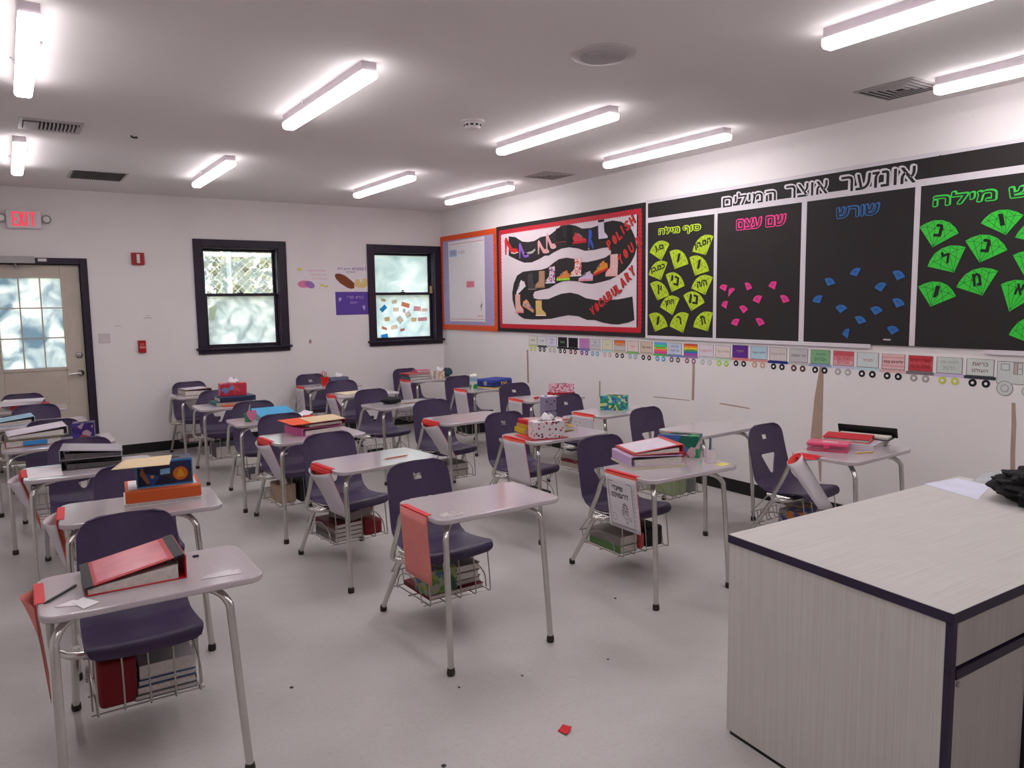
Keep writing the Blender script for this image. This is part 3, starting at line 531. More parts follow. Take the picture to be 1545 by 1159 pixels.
# shoe board
cx, cz = -6.045, 1.737
t = thing('bulletin_board', 'black-framed board with a red border and a winding black path of paper shoes', 'bulletin board', M=RW(cx, cz, .001))
MB().box(-1.175, 1.175, -.573, .573, 0, .018).build('backing', m_black, t, bevel=.002)
MB().box(-1.08, 1.08, -.49, .49, .018, .0195).build('white_paper', mat('cream backing paper', (222, 208, 214), .85, var=.03, scale=3), t, smooth=False)
mb = MB(); scallop_frame(mb, -1.115, 1.14, -.528, .523, .034, .0197, .021, 0); mb.build('scalloped_border', m_bred, t, smooth=False)
MB().prism([(x - cx, z - cz) for x, z in SNAKE], .0197, .0212).build('winding_path', m_black, t, smooth=False)
m_lr = mat('red letters', (205, 40, 38), .6); m_lk = mat('letter shadow', (58, 42, 42), .7)
for wd, pts in WORDS.items():
    mb = MB(); a = math.atan2(pts[-1][1] - pts[0][1], pts[-1][0] - pts[0][0])
    for ch, (x, z) in zip(wd, pts):
        M = Matrix.Translation((x - cx, z - cz, 0)) @ Matrix.Rotation(a, 4, 'Z'); hw = .009 if ch == 'I' else .028
        mb.text(ch, -hw + .008, hw + .008, -.052, .041, .0236, 1, .035, M); mb.text(ch, -hw, hw, -.046, .046, .0242, 0, .055, M)
        if ch in 'O': mb.prism(ell(0, 0, .02, .036, 0), .0238, .0245, 0, M)
    mb.build('lettering', [m_lr, m_lk], t, smooth=False)
# outlines of paper shoes, unit box -.5..+.5, toe to the right
HEEL = [(-.48, .32), (-.40, .5), (-.30, .42), (-.12, .1), (.08, -.18), (.36, -.2), (.5, -.34), (.48, -.46), (.2, -.5), (-.02, -.44), (-.2, -.12), (-.32, .08), (-.36, -.2), (-.37, -.5), (-.45, -.5), (-.46, -.1)]
BOOT = [(-.45, .5), (.12, .5), (.12, .12), (.16, -.1), (.48, -.3), (.5, -.42), (-.42, -.42), (-.46, .1)]
SNK = [(-.5, .12), (-.38, .2), (-.3, .5), (-.1, .38), (.02, .1), (.34, -.08), (.5, -.2), (.5, -.3), (-.5, -.3)]
SAND = [(-.3, .5), (.1, .45), (.2, .2), (.05, .0), (.3, -.2), (.45, -.4), (.3, -.5), (.0, -.25), (-.15, -.05), (-.25, -.5), (-.4, -.5), (-.35, .1)]
SHAPE = dict(heel=(HEEL, [(-.02, -.44), (.2, -.5), (.48, -.46), (.5, -.40), (.2, -.44), (.0, -.38)]), boot=(BOOT, [(-.46, -.42), (.52, -.42), (.52, -.5), (-.46, -.5)]), sneaker=(SNK, [(-.5, -.3), (.52, -.3), (.52, -.5), (-.5, -.5)]), sandal=(SAND, [(-.42, -.5), (-.24, -.5), (-.24, -.44), (-.4, -.44)]))
LOOK = [((205, 40, 45), (235, 200, 190), 'red paper high heel with a thin white heel'), ((140, 95, 190), (105, 65, 160), 'purple paper high heel beside the red one'), ((225, 165, 170), (230, 190, 190), 'pale pink paper high heel, lower of the two pink ones'), ((225, 150, 160), (240, 215, 215), 'pale pink paper high heel with a white bow, higher of the two'),
        ((30, 20, 24), (120, 45, 60), 'black paper boot with a red sole'), ((18, 16, 18), (35, 30, 32), 'shiny black paper boot beside the red sneaker'), ((205, 60, 75), (200, 35, 40), 'red paper sneaker on the upper path'), ((60, 90, 190), (190, 190, 150), 'blue strappy paper sandal on the upper path'), ((215, 205, 225), (30, 26, 30), 'tall white paper boot with a black cuff and sole'),
        ((230, 185, 180), (225, 170, 160), 'large pale pink paper boot at the end of the middle path'), ((225, 140, 50), (200, 40, 35), 'yellow and red striped paper sneaker'), ((215, 190, 225), (230, 150, 165), 'lilac paper sneaker with a pink sole'), ('flor1', (225, 220, 215), 'red and white floral paper boot'), ((215, 130, 60), (150, 225, 60), 'orange paper sneaker with a lime green sole'), ('flor2', (215, 215, 225), 'purple and white floral paper boot'),
        ((175, 135, 105), (165, 120, 90), 'plain brown paper boot on the middle path'), ((70, 62, 66), (120, 110, 112), 'dark grey paper boot partly covered by shiny tape'), ((230, 215, 222), (225, 225, 228), 'white and pink paper sneaker where the path turns'), ((228, 175, 165), (225, 140, 150), 'pink paper boot on the lowest bend of the path'), ('multi', (215, 160, 90), 'many-coloured paper sneaker on the lowest bend'), ((215, 180, 110), (235, 215, 190), 'tan paper boot with a pale sole, last on the path')]
pats = dict(flor1=pattern('red floral', [(215, 60, 60), (240, 220, 215), (235, 150, 120), (240, 225, 220)], 70), flor2=pattern('purple floral', [(140, 55, 120), (230, 220, 230), (175, 60, 110), (225, 215, 225)], 70), multi=pattern('multi', [(70, 140, 200), (220, 120, 130), (225, 170, 90), (150, 95, 190)], 30))
for (k, px, pz, sw, sh), (c1, c2, lb) in zip(SHOES, LOOK):
    fl = k.endswith('-'); k = k.rstrip('-')
    t = thing('paper_shoe', lb, 'paper cutout', group='paper shoes on the winding path', M=RW(px, pz, .0225))
    sg = -1 if fl else 1
    tilt = {'white and pink paper sneaker where the path turns': .5, 'yellow and red striped paper sneaker': .25, 'many-coloured paper sneaker on the lowest bend': -.35}.get(lb, 0)
    M = Matrix.Rotation(tilt, 4, 'Z')
    q = .8 if tilt else 1
    sc = lambda pp: [(sg * x * sw, y * sh * q) for x, y in pp]
    b, so = SHAPE[k]
    mc = pats[c1] if isinstance(c1, str) else P(lb[:18], c1)
    MB().prism(sc(b), 0, .002, 0, M).build('upper', mc, t, smooth=False)
    MB().prism(sc(so), 0, .0025, 0, M).build('sole', P('sole ' + lb[:18], c2), t, smooth=False)
    if 'black cuff' in lb: MB().prism(sc([(-.47, .42), (.14, .42), (.14, .54), (-.47, .54)]), 0, .003).build('cuff', m_black, t, smooth=False)
    if k == 'sneaker':
        mb = MB()
        for i in range(3): mb.prism(sc([(-.1 + .1 * i, .3 - .11 * i), (.0 + .1 * i, .36 - .11 * i), (.01 + .1 * i, .32 - .11 * i), (-.09 + .1 * i, .26 - .11 * i)]), .002, .003, 0, M)
        mb.build('laces', P('lace', (235, 225, 200)), t, smooth=False)
o = placed(MB().prism([(-.1, -.022), (.05, -.012), (.1, .02), (.09, .032), (.04, .012), (-.1, -.002)], 0, .002).build('paper_scrap', P('grey strip', (185, 180, 172)), smooth=False), RW(-6.57, 1.995, .0225)); tag(o, 'grey paper strip left on the path between the purple and pink heels', 'paper scrap')

# gem board
cx, cz = -3.0, 1.74
t = thing('bulletin_board', 'long black vocabulary board with white dividers and bright Hebrew headings', 'bulletin board', M=RW(cx, cz, .001))
XA, XB = -4.838 - cx, -1.30 - cx
MB().box(XA, XB, 1.182 - cz, 2.30 - cz, 0, .012).build('black_paper', m_black, t, smooth=False)
def strip(x0, x1, z0, z1, o=0): MB().box(x0 - cx, x1 - cx, z0 - cz, z1 - cz, .0123 - o, .0138 - o).build('border_strip', m_trimw, t, smooth=False)
strip(-4.858, -4.834, 1.158, 2.325); strip(-4.834, -2.413, 2.296, 2.322, .0005); strip(-2.405, -1.30, 2.296, 2.316, .0005); strip(-4.834, -1.30, 2.135, 2.176)
strip(-4.104, -4.073, 1.185, 2.135); strip(-3.33, -3.29, 1.185, 2.135); strip(-2.548, -2.514, 1.185, 2.135); strip(-1.70, -1.667, 1.185, 2.135)
strip(-4.834, -2.798, 1.158, 1.185); strip(-2.114, -1.30, 1.155, 1.181)
hc = [(215, 210, 215)] * 3 + [(190, 220, 50), (232, 62, 140), (50, 110, 175), (60, 205, 75)]
for (tx, (x0, z0, x1, z1)), c in zip(HEADS, hc):
    mb = MB(); a = (x0 - cx, x1 - cx, z0 - cz, z1 - cz)
    d = -.008 if c[0] == 215 else .005; hh = a[3] - a[2] + .008; q = .078 * hh
    mb.text(tx, a[0] + d - .004, a[1] + d + .004, a[2] - .004 + abs(d) / 2, a[3] + .004 + abs(d) / 2, .0140, 0, .09)
    mb.text(tx, a[0] - .004, a[1] + .004, a[2] - .004, a[3] + .004, .0143, 0, .09)
    mb.text(tx, a[0] - .004 + q, a[1] + .004 - q, a[2] - .004 + q, a[3] + .004 - q, .0148, 1, .012)
    mb.build('heading', [mat('heading %d %d' % (c[0], c[1]), c, .6), m_black], t, smooth=False)
m_ink = mat('black marker', (25, 28, 22), .7)
def gem(L, R, T, mtl, label, group, letter=None, facets=True, th=.0025):
    L, R, T = Vector(L), Vector(R), Vector(T); mid = (L + R) / 2; wd = (R - L).length
    upv = (mid - T).normalized(); rv = (R - L).normalized()
    o = (mid + T) / 2
    t = thing('paper_gem', label, 'paper gem', group=group, M=RW(o.x, o.y, .0125))
    l, r, tp = L - o, R - o, T - o; m = mid - o
    arc = [l + (r - l) * s + upv * (.25 * wd * (1 - abs(2 * s - 1) ** 2.2)) for s in (.12, .3, .5, .7, .88)]
    MB().prism([tuple(q) for q in [l] + arc + [r, tp]], .0008, th).build('gem_sheet', mtl, t, smooth=False)
    mb = MB()
    def ln(p, q, wq=None):
        wq = wq or wd * .0042; dv = (q - p).normalized(); nv = Vector((-dv.y, dv.x)) * wq
        mb.prism([tuple(p + nv), tuple(q + nv), tuple(q - nv), tuple(p - nv)], th, th + .0004)
    if facets:
        ins = lambda p: p * .96
        ch = [l + (r - l) * s + upv * .04 * wd for s in (.18, .39, .61, .82)]
        for i in range(3): ln(ins(ch[i]), ins(ch[i + 1]))
        ln(ins(l), ins(ch[0])); ln(ins(ch[3]), ins(r))
        for c_, (i, j) in zip(ch, ((0, 1), (1, 2), (2, 3), (3, 4))): ln(ins(c_), ins(arc[i])); ln(ins(c_), ins(arc[j]))
        for c_ in ch: ln(ins(c_), tp * .9)
        ln(l * .5 + tp * .45, ch[1]); ln(r * .5 + tp * .45, ch[2])
    if letter:
        A = Matrix(((rv.x, upv.x, 0, m.x), (rv.y, upv.y, 0, m.y), (0, 0, 1, 0), (0, 0, 0, 1)))
        h = wd * (.30 if len(letter) < 3 else .22); n = max(1, len(letter)); q = min(wd * .36, h * .33 * n)
        if letter in 'יןו': q *= .55
        ang = math.atan2(rv.y, rv.x); A = A @ Matrix.Rotation(-ang * .45, 4, 'Z')
        mb.text(letter, -q, q, -h * .55, h * .5, th + .0008, 0, .05, A)
    elif not facets:
        for k in (-1, 1): ln(m - rv * wd * .18 + upv * wd * .05 * k, m + rv * wd * .18 + upv * wd * .05 * k, wd * .012)
    mb.build('lettering', m_ink, t, smooth=False)
mg = dict(lime=mat('lime paper', (186, 214, 40), .55, var=.03), pink=mat('hot pink paper', (226, 60, 140), .6, var=.04), blue=mat('blue paper', (42, 105, 175), .6, var=.04), green=mat('bright green paper', (52, 200, 58), .4, var=.03))
for i, g in enumerate(sorted(LIME, key=lambda g: -(g[0][1] + g[1][1] + g[2][1]))):
    gem(g[0], g[1], g[2], mg['lime'], 'lime paper gem with black Hebrew lettering, %s from the top of its panel' % ORD[i], 'lime gems', g[3])
for i, g in enumerate(sorted(PINK, key=lambda g: (g[0][0] + g[1][0] + g[2][0]))):
    gem(g[0], g[1], g[2], mg['pink'], 'small hot pink paper gem, %s counting away from the lime gems' % ORD[i], 'pink gems', None, False, .004)
for i, g in enumerate(sorted(BLUE, key=lambda g: (g[0][0] + g[1][0] + g[2][0]))):
    gem(g[0], g[1], g[2], mg['blue'], 'small blue paper gem, %s counting away from the pink gems' % ORD[i], 'blue gems', None, False, .004)
gl = ['large green paper gem in the corner nearest the divider, under its heading', 'large green paper gem under the heading, beside the frame edge', 'large green paper gem in the middle of its panel', 'large green paper gem lettered like a tall hook, second row by the divider', 'large green paper gem with a rounded letter, above the empty black area', 'large green paper gem lowest beside the divider, with a small comma-like letter', 'large green paper gem with an X-like letter, cut by the frame edge', 'large green paper gem with only its corner in view', 'large green paper gem cut by the frame edge, second from the top there', 'large green paper gem lowest of all, cut by the frame edge']
for g, lb in zip(GREEN, gl): gem(g[0], g[1], g[2], mg['green'], lb, 'green gems', g[3])
o = placed(MB().box(-.024, .024, -.004, .004, 0, .001).build('paper_scrap', m_trimw, smooth=False), RW(-2.69, 1.218, .0125)); tag(o, 'tiny white paper scrap below the blue gems', 'paper scrap')

# paper train
TR = [((222, 218, 205), (200, 215, 150), (205, 205, 110), 'white with black scrawl'), ((215, 218, 215), (60, 65, 75), (25, 25, 30), 'white with a dark underframe'), ((216, 212, 228), (205, 205, 200), (190, 182, 180), 'pale lavender'), ((34, 32, 42), (28, 28, 34), (30, 28, 36), 'black with green words'), ((24, 18, 26), (30, 22, 30), (110, 40, 45), 'plain black'), ((196, 130, 190), (120, 120, 190), (115, 80, 150), 'mauve'), ((205, 205, 205), (200, 205, 205), (110, 170, 200), 'white with pale blue wheels'), ((218, 214, 190), (185, 215, 215), (215, 180, 185), 'cream'), ('orange', (205, 190, 175), (70, 62, 58), 'orange fading to grey'), ((226, 205, 200), (140, 190, 120), (165, 185, 200), 'pale pink with a green underframe'), ((215, 192, 175), (205, 190, 180), (60, 52, 50), 'peach'),
      ('rain4', (90, 180, 90), (90, 160, 210), 'four bright stripes'), ((195, 205, 225), (120, 140, 190), (110, 95, 95), 'light blue with grey wheels'), ('rain6', (150, 120, 180), (150, 110, 120), 'full rainbow stripes'), ((220, 212, 220), (205, 212, 210), (190, 200, 195), 'white with pink words'), ((222, 208, 202), (190, 215, 190), (170, 215, 90), 'cream with lime wheels'), ((96, 45, 140), (225, 130, 140), (40, 36, 40), 'deep purple'), ((180, 208, 222), (215, 150, 150), (205, 165, 135), 'sky blue'), ((212, 202, 196), (28, 48, 135), (28, 26, 28), 'white with a navy underframe'), ((195, 192, 192), (190, 190, 186), (95, 65, 55), 'silvery grey'), ((130, 180, 135), (140, 160, 200), (26, 24, 24), 'green'), ('redfade', (200, 195, 215), (175, 175, 172), 'red fading to pink'), ((205, 215, 216), (190, 215, 220), (30, 28, 28), 'pale blue-grey with black wheels'), ('pinkln', (222, 175, 175), (32, 26, 26), 'pink with wavy lines'), ('red', (120, 112, 115), (165, 158, 155), 'red scribbled'), ((198, 205, 200), (200, 190, 220), (200, 205, 90), 'grey-green with yellow wheels'), ((205, 210, 206), (50, 58, 66), (28, 26, 28), 'white with a black underframe')]
def stripes(name, cols, vert=True):
    return cols
words = ['ויחי', 'מיכה', 'שמות יוסף', 'מכות', '', 'ים סוף', 'עשר הדברות', 'מן', 'שמיני', 'עגל', 'חטא_העגל', 'מתן_תורה', 'קריעת ים_סוף', 'גאולה', 'ירידת_מצרים', 'מכירת_יוסף', 'יוסף', 'לידת_יעקב', 'לידת_יצחק', 'דור_הפלגה', 'לידת אברהם', 'עשרה_דורות מנח_עד אברהם', 'מבול', 'לידת_נח', 'עשרה_דורות מאדם_עד_נח', 'חטא_עץ הדעת', 'בריאת העולם']
inks = [(40, 40, 40), (90, 120, 90), (120, 110, 170), (130, 180, 130), (30, 30, 30), (150, 120, 200), (140, 140, 140), (170, 170, 90), (150, 130, 120), (225, 110, 140), (60, 50, 50), (25, 30, 20), (60, 70, 120), (90, 60, 40), (225, 120, 150), (160, 150, 110), (170, 140, 60), (60, 60, 70), (160, 120, 110), (45, 45, 48), (70, 100, 70), (170, 90, 95), (190, 100, 110), (60, 40, 40), (120, 40, 45), (150, 155, 150), (90, 60, 60)]
SPL = dict(orange=[(220, 105, 50), (222, 150, 110), (205, 195, 190), (203, 194, 190)], rain4=[(80, 170, 225), (70, 215, 130), (200, 220, 60), (240, 110, 90), (225, 70, 160)], rain6=[(215, 80, 50), (235, 150, 50), (225, 215, 60), (70, 170, 90), (60, 110, 190), (180, 70, 170)], redfade=[(215, 90, 100), (222, 130, 138), (226, 165, 168)], pinkln=[(224, 188, 186), (218, 160, 162), (224, 188, 186), (218, 160, 162), (224, 188, 186), (218, 160, 162), (224, 190, 188)], red=[(195, 58, 66), (205, 80, 86), (190, 62, 70)])
N = len(TR)
for i, (c1, c2, c3, ds) in enumerate(TR):
    x0, x1, zt = CARS[i]; xm = (x0 + x1) / 2; hw = .075
    t = thing('train_car_drawing', '%s paper train car drawing, %s car behind the locomotive' % (ds, ORD[N - 1 - i]), 'paper cutout', group='paper train cars along the wall', M=RW(xm, zt - .05))
    mb = MB(); ms = []
    cs = SPL[c1] if isinstance(c1, str) else [c1]
    for k, cc in enumerate(cs):
        ms.append(mat('car %d %d %d' % cc, cc, .85, var=.05, scale=40)); mb.box(-hw + .004, hw - .004, .05 - .092 * (k + 1) / len(cs), .05 - .092 * k / len(cs), 0, .0016, k)
    fr = mat('pencil outline', (120, 112, 115), .8); k = len(ms)
    mb.box(-hw, hw, -.046, .052, 0, .0012, k)
    mb.build('car_body', ms + [fr], t, smooth=False)
    MB().box(-hw - .012, hw + .01, -.064, -.046, 0, .0018).build('underframe', mat('car %d %d %d' % c2, c2, .85), t, smooth=False)
    for sx_ in (-.037, .035):
        mb = MB().prism(circ(sx_, -.087, .0225, 18), 0, .0018, 0).prism(circ(sx_, -.087, .0088, 14), 0, .0026, 1)
        mb.build('wheel', [mat('car %d %d %d' % c3, c3, .85), m_paper], t, smooth=False)
    if words[i]:
        ps = words[i].split(' '); mb = MB()
        for k, wd in enumerate(ps):
            wd = wd.replace('_', ' '); q = min(.058, .0085 * len(wd)); zc_ = .004 - (k - (len(ps) - 1) / 2) * (.034 if len(ps) < 3 else .026)
            mb.text(wd, -q, q, zc_ - .010, zc_ + .010, .0022, 0, .012)
        mb.build('lettering', mat('car ink %d %d %d' % inks[i], inks[i], .8), t, smooth=False)
t = thing('locomotive_drawing', 'pencil-outlined paper locomotive pulling the train of coloured cars', 'paper cutout', M=RW(-1.93, 1.07))
mp = mat('locomotive paper', (205, 208, 206), .85); mo = mat('pencil outline', (120, 112, 115))
MB().prism([(-.12, .05), (.02, .05), (.02, .0), (.18, .0), (.18, -.075), (-.12, -.075)], 0, .0012, 1).prism([(-.117, .047), (.017, .047), (.017, -.003), (.177, -.003), (.177, -.072), (-.117, -.072)], 0, .0017, 0).box(-.10, -.055, -.0, .037, .0017, .0021, 1).box(-.097, -.058, .003, .034, .0017, .0024, 0).box(-.035, .01, -.02, .045, .0017, .0021, 1).box(-.032, -.015, -.017, .042, .0017, .0024, 2).box(-.012, .007, .013, .042, .0017, .0024, 0).box(-.012, .007, -.017, .01, .0017, .0024, 0).build('car_body', [mp, mo, mat('brown curtain', (185, 165, 155))], t, smooth=False)
for x, r in ((-.075, .042), (.04, .03), (.12, .03)):
    MB().prism(circ(x, -.10 + (.0 if r > .035 else -.008), r, 24), .0012, .002, 1).prism(circ(x, -.10 + (.0 if r > .035 else -.008), r - .003, 24), .0012, .0024, 0).prism(circ(x, -.10 + (.0 if r > .035 else -.008), r * .5, 20), .0012, .0027, 1).prism(circ(x, -.10 + (.0 if r > .035 else -.008), r * .5 - .003, 20), .0012, .003, 0).build('wheel', [mp, mo], t, smooth=False)
# ------------------------------------------------------------------ pupils' desks
ZD = .635
m_top = mat('speckled grey laminate', (188, 178, 183), .12, var=.05, scale=150, spec=.6, coat=.25)
m_shell = mat('purple moulded plastic', (70, 57, 86), .40, var=.08, scale=30, bump=.02)
m_tube = mat('steel tube', (205, 203, 199), .24, .95, var=.08, scale=8)
m_cap = mat('brown rubber foot', (52, 44, 40), .7)
m_wire = mat('basket wire', (178, 174, 168), .3, .95)
def desk_parts():
    root = bpy.data.objects.new('student_desk', None); C.objects.link(root); root.empty_display_size = .05
    MB().prism(rrect(0, .618, 0, .39, .055, 7), ZD - .021, ZD).build('desktop', m_top, root, bevel=.005, seg=3)
    def leg(path, cap):
        o = MB().tube(catmull(path, 6), .0125, 12).build('leg', m_tube, root)
        MB().lathe([(.0145, 0), (.0165, .004), (.0165, .018), (.0145, .028), (.0145, .03)], 14, M=Matrix.Translation(cap)).build('foot_cap', m_cap, o)
    leg([(.25, .20, .60), (.14, .12, .60), (.07, .06, .594), (.038, .022, .565), (.032, .012, .51), (.031, .0, .25), (.03, -.006, .02)], (.03, -.006, 0))
    leg([(.33, .20, .60), (.42, .12, .60), (.475, .06, .594), (.502, .022, .565), (.508, .012, .51), (.522, .0, .25), (.536, -.004, .02)], (.536, -.004, 0))
    leg([(.22, .44, .33), (.15, .47, .332), (.105, .52, .325), (.098, .565, .29), (.096, .61, .22), (.095, .75, .02)], (.095, .75, 0))
    leg([(.37, .44, .33), (.44, .47, .332), (.485, .52, .325), (.494, .565, .29), (.496, .61, .22), (.50, .75, .02)], (.50, .75, 0))
    MB().tube(catmull([(.22, .24, .602), (.10, .30, .602), (.045, .355, .597), (.03, .395, .565), (.03, .44, .47), (.032, .495, .37), (.04, .505, .342), (.06, .48, .333), (.13, .43, .333), (.47, .43, .333)], 6), .0125, 12).tube([(.12, .44, .333), (.12, .60, .335)], .011, 10).tube([(.48, .44, .333), (.48, .60, .335)], .011, 10).build('support_arm', m_tube, root)
    # seat shell: an L profile swept across, with rounded corners, then two holes cut
    prof = catmull([(.762, .712, 0), (.752, .66, 0), (.735, .58, 0), (.716, .50, 0), (.700, .435, 0), (.684, .393, 0), (.655, .364, 0), (.61, .353, 0), (.54, .354, 0), (.46, .361, 0), (.40, .369, 0), (.375, .366, 0), (.360, .350, 0), (.356, .332, 0)], 4)
    L = [0]
    for a, b in zip(prof, prof[1:]): L.append(L[-1] + (b - a).length)
    T = L[-1]
    def at(s):
        for i in range(len(L) - 1):
            if s <= L[i + 1] + 1e-9:
                t = (s - L[i]) / (L[i + 1] - L[i]); return prof[i].lerp(prof[i + 1], max(0, min(1, t)))
        return prof[-1]
    def hw(s):
        base = .167 + .014 * min(1, s / .30)
        if s > .34: base = .181 + .004 * math.sin(min(1, (s - .34) / .3) * PI / 2)
        r = .075
        if s < r: base -= r * (1 - math.sqrt(max(0, 1 - (1 - s / r) ** 2))) * .95
        e = T - s
        if e < .06: base -= .06 * (1 - math.sqrt(max(0, 1 - (1 - e / .06) ** 2))) * .55
        return base
    def fn(u, v):
        s = T * v; s = T * (v ** 1.0); q = at(s); x = (u - .5) * 2; h = hw(s)
        back = max(0, 1 - s / .34); dish = (1 - x * x)
        y = q.x + (.022 * dish * back) - .0 ; z = q.y - (.010 * dish if s > .36 else 0)
        if .33 < s < .40: z += .006 * x * x
        return (.305 + x * h, y, z)
    mb = MB().grid(fn, 22, 72)
    so = mb.build('seat_shell', m_shell, root, solid=.007)
    tri = [(.305 - .062, .537), (.305 + .062, .537), (.305 + .068, .528), (.305 + .016, .428), (.305, .420), (.305 - .016, .428), (.305 - .068, .528)]
    F = lambda y: Matrix(((1, 0, 0, 0), (0, 0, 1, y), (0, 1, 0, 0), (0, 0, 0, 1)))
    meshes = []
    for hole in (False, True):
        cut = MB().prism(tri, -.1, .1, M=F(.72))
        if hole: cut.prism([(.285, .622), (.33, .622), (.326, .652), (.30, .648), (.284, .655)], -.1, .1, M=F(.75))
        cut = cut.build('cutter', m_shell, smooth=False)
        bo = so.modifiers.new('holes', 'BOOLEAN'); bo.object = cut; bo.operation = 'DIFFERENCE'; bo.solver = 'EXACT'
        dg = bpy.context.evaluated_depsgraph_get(); me = bpy.data.meshes.new_from_object(so.evaluated_get(dg))
        so.modifiers.remove(bo); bpy.data.objects.remove(cut); meshes.append(me)
        me.polygons.foreach_set('use_smooth', [True] * len(me.polygons)); me.set_sharp_from_angle(angle=math.radians(50))
    so.modifiers.clear(); so.data = meshes[0]
    # book basket of bent wires
    mb = MB()
    for i in range(5):
        x = .145 + i * .08
        mb.tube([(x, .385, .335), (x, .372, .25), (x, .362, .145), (x, .368, .137), (x, .70, .137), (x, .712, .145), (x, .72, .20)], .0032, 6)
    for y, z in ((.39, .134), (.54, .134), (.69, .134), (.719, .20), (.384, .332)): mb.tube([(.126, y, z), (.484, y, z)], .0032, 6)
    for s in (.131, .479): mb.tube(catmull([(s, .42, .135), (s, .44, .20), (s, .54, .235), (s, .64, .20), (s, .66, .135)], 4), .0032, 6)
    for k in range(4): mb.tube([(.185 + k * .08, .70, .137), (.185 + k * .08, .718, .20)], .0028, 6)
    mb.tube([(.13, .72, .20), (.13, .60, .33)], .0032, 6).tube([(.482, .72, .20), (.482, .60, .33)], .0032, 6)
    mb.build('book_basket', m_wire, root)
    return root, meshes[1]
DK = {'c1r1': (.017, 2.40, -.5), 'c1r2': (.114, 3.417, -4), 'c1r3': (.017, 4.43, 0), 'c1r4': (-.077, 5.44, 0), 'c1r5': (-.15, 6.5, 0), 'c1r6': (-.22, 7.53, 0),
      'c2r1': (1.360, 2.585, 1.5), 'c2r2': (1.363, 3.653, 6), 'c2r3': (1.34, 4.667, 3.5), 'c2r4': (1.32, 5.567, -1), 'c2r5': (1.288, 6.626, 0), 'c2r6': (1.303, 7.631, 5),
      'c3r1': (2.485, 2.585, -1), 'c3r2': (2.62, 3.72, 2.5), 'c3r3': (2.535, 4.684, 2), 'c3r4': (2.49, 5.72, 4), 'c3r5': (2.52, 6.70, 0), 'c3r6': (2.525, 7.62, 1),
      'c4r1': (3.595, 2.25, 3), 'c4r2': (3.565, 3.255, 4), 'c4r3': (3.618, 4.263, 4), 'c4r4': (3.68, 5.32, -3), 'c4r5': (3.695, 6.289, 2), 'c4r6': (3.704, 7.54, 4)}
DL = {'c1r1': 'grey combo desk with attached purple chair, carrying the big red binder', 'c1r2': 'grey combo desk with purple chair, carrying an orange binder and space tissue box',
      'c1r3': 'grey combo desk with purple chair, carrying a grey binder on a black one', 'c1r4': 'combo desk with purple chair, carrying a white binder and purple tissue box', 'c1r5': 'combo desk with purple chair in the column by the door, carrying a light blue binder',
      'c1r6': 'combo desk with purple chair in front of the door, carrying a red box', 'c2r1': 'bare combo desk with a salmon paper pocket taped to its side', 'c2r2': 'combo desk bare but for one orange pencil, white pocket on its side',
      'c2r3': 'combo desk carrying a pink binder under orange and buff folders', 'c2r4': 'combo desk carrying a blue binder and a pink strawberry cup', 'c2r5': 'combo desk carrying a navy binder with the red tissue box on it', 'c2r6': 'combo desk against the back wall, carrying a white brown-edged binder',
      'c3r1': 'combo desk with a lettered white pocket, carrying lilac and red binders', 'c3r2': 'combo desk carrying a spotted tissue box and a grey robot pen holder', 'c3r3': 'bare combo desk with a curled white pocket under red tape', 'c3r4': 'combo desk carrying a black pouch, no paper pocket', 'c3r5': 'combo desk carrying one cream folder, printed pocket on its side',
      'c3r6': 'combo desk against the back wall, carrying a red pencil cup', 'c4r1': 'combo desk near the teacher desk, carrying a pink box and black binder', 'c4r2': 'bare combo desk near the board wall without any pocket', 'c4r3': 'combo desk carrying only a green mosaic tissue box', 'c4r4': 'combo desk carrying a pink-flowered tissue box on a red box', 'c4r5': 'combo desk carrying a blue zip binder and a small carton',
      'c4r6': 'combo desk in the far corner, carrying a pile of books and a cream tissue box'}
proto, holed = desk_parts()
def copy_tree(o, parent=None):
    c = o.copy(); C.objects.link(c)
    if parent: c.parent = parent
    for ch in [q for q in o.children]: copy_tree(ch, c)
    return c
for i, (k, (x, y, a)) in enumerate(DK.items()):
    o = proto if i == 0 else copy_tree(proto)
    o.matrix_world = Matrix.Translation((x, y, 0)) @ Matrix.Rotation(math.radians(a), 4, 'Z')
    if k in ('c2r1', 'c3r2', 'c4r3', 'c4r4', 'c4r1', 'c3r6', 'c1r3'): [q for q in o.children if q.name.startswith('seat_shell')][0].data = holed
    tag(o, DL[k], 'school desk', 'combo desks with attached chairs')
def D(k): x, y, a = DK[k]; return Matrix.Translation((x, y, 0)) @ Matrix.Rotation(math.radians(a), 4, 'Z')
def on(k, lx, ly, z=0.0, rot=0.0): return D(k) @ Matrix.Translation((lx, ly, ZD + .0006 + z)) @ Matrix.Rotation(math.radians(rot), 4, 'Z')
def inb(k, lx, ly, z=0.0, rot=0.0): return D(k) @ Matrix.Translation((lx, ly, .1408 + z)) @ Matrix.Rotation(math.radians(rot), 4, 'Z')

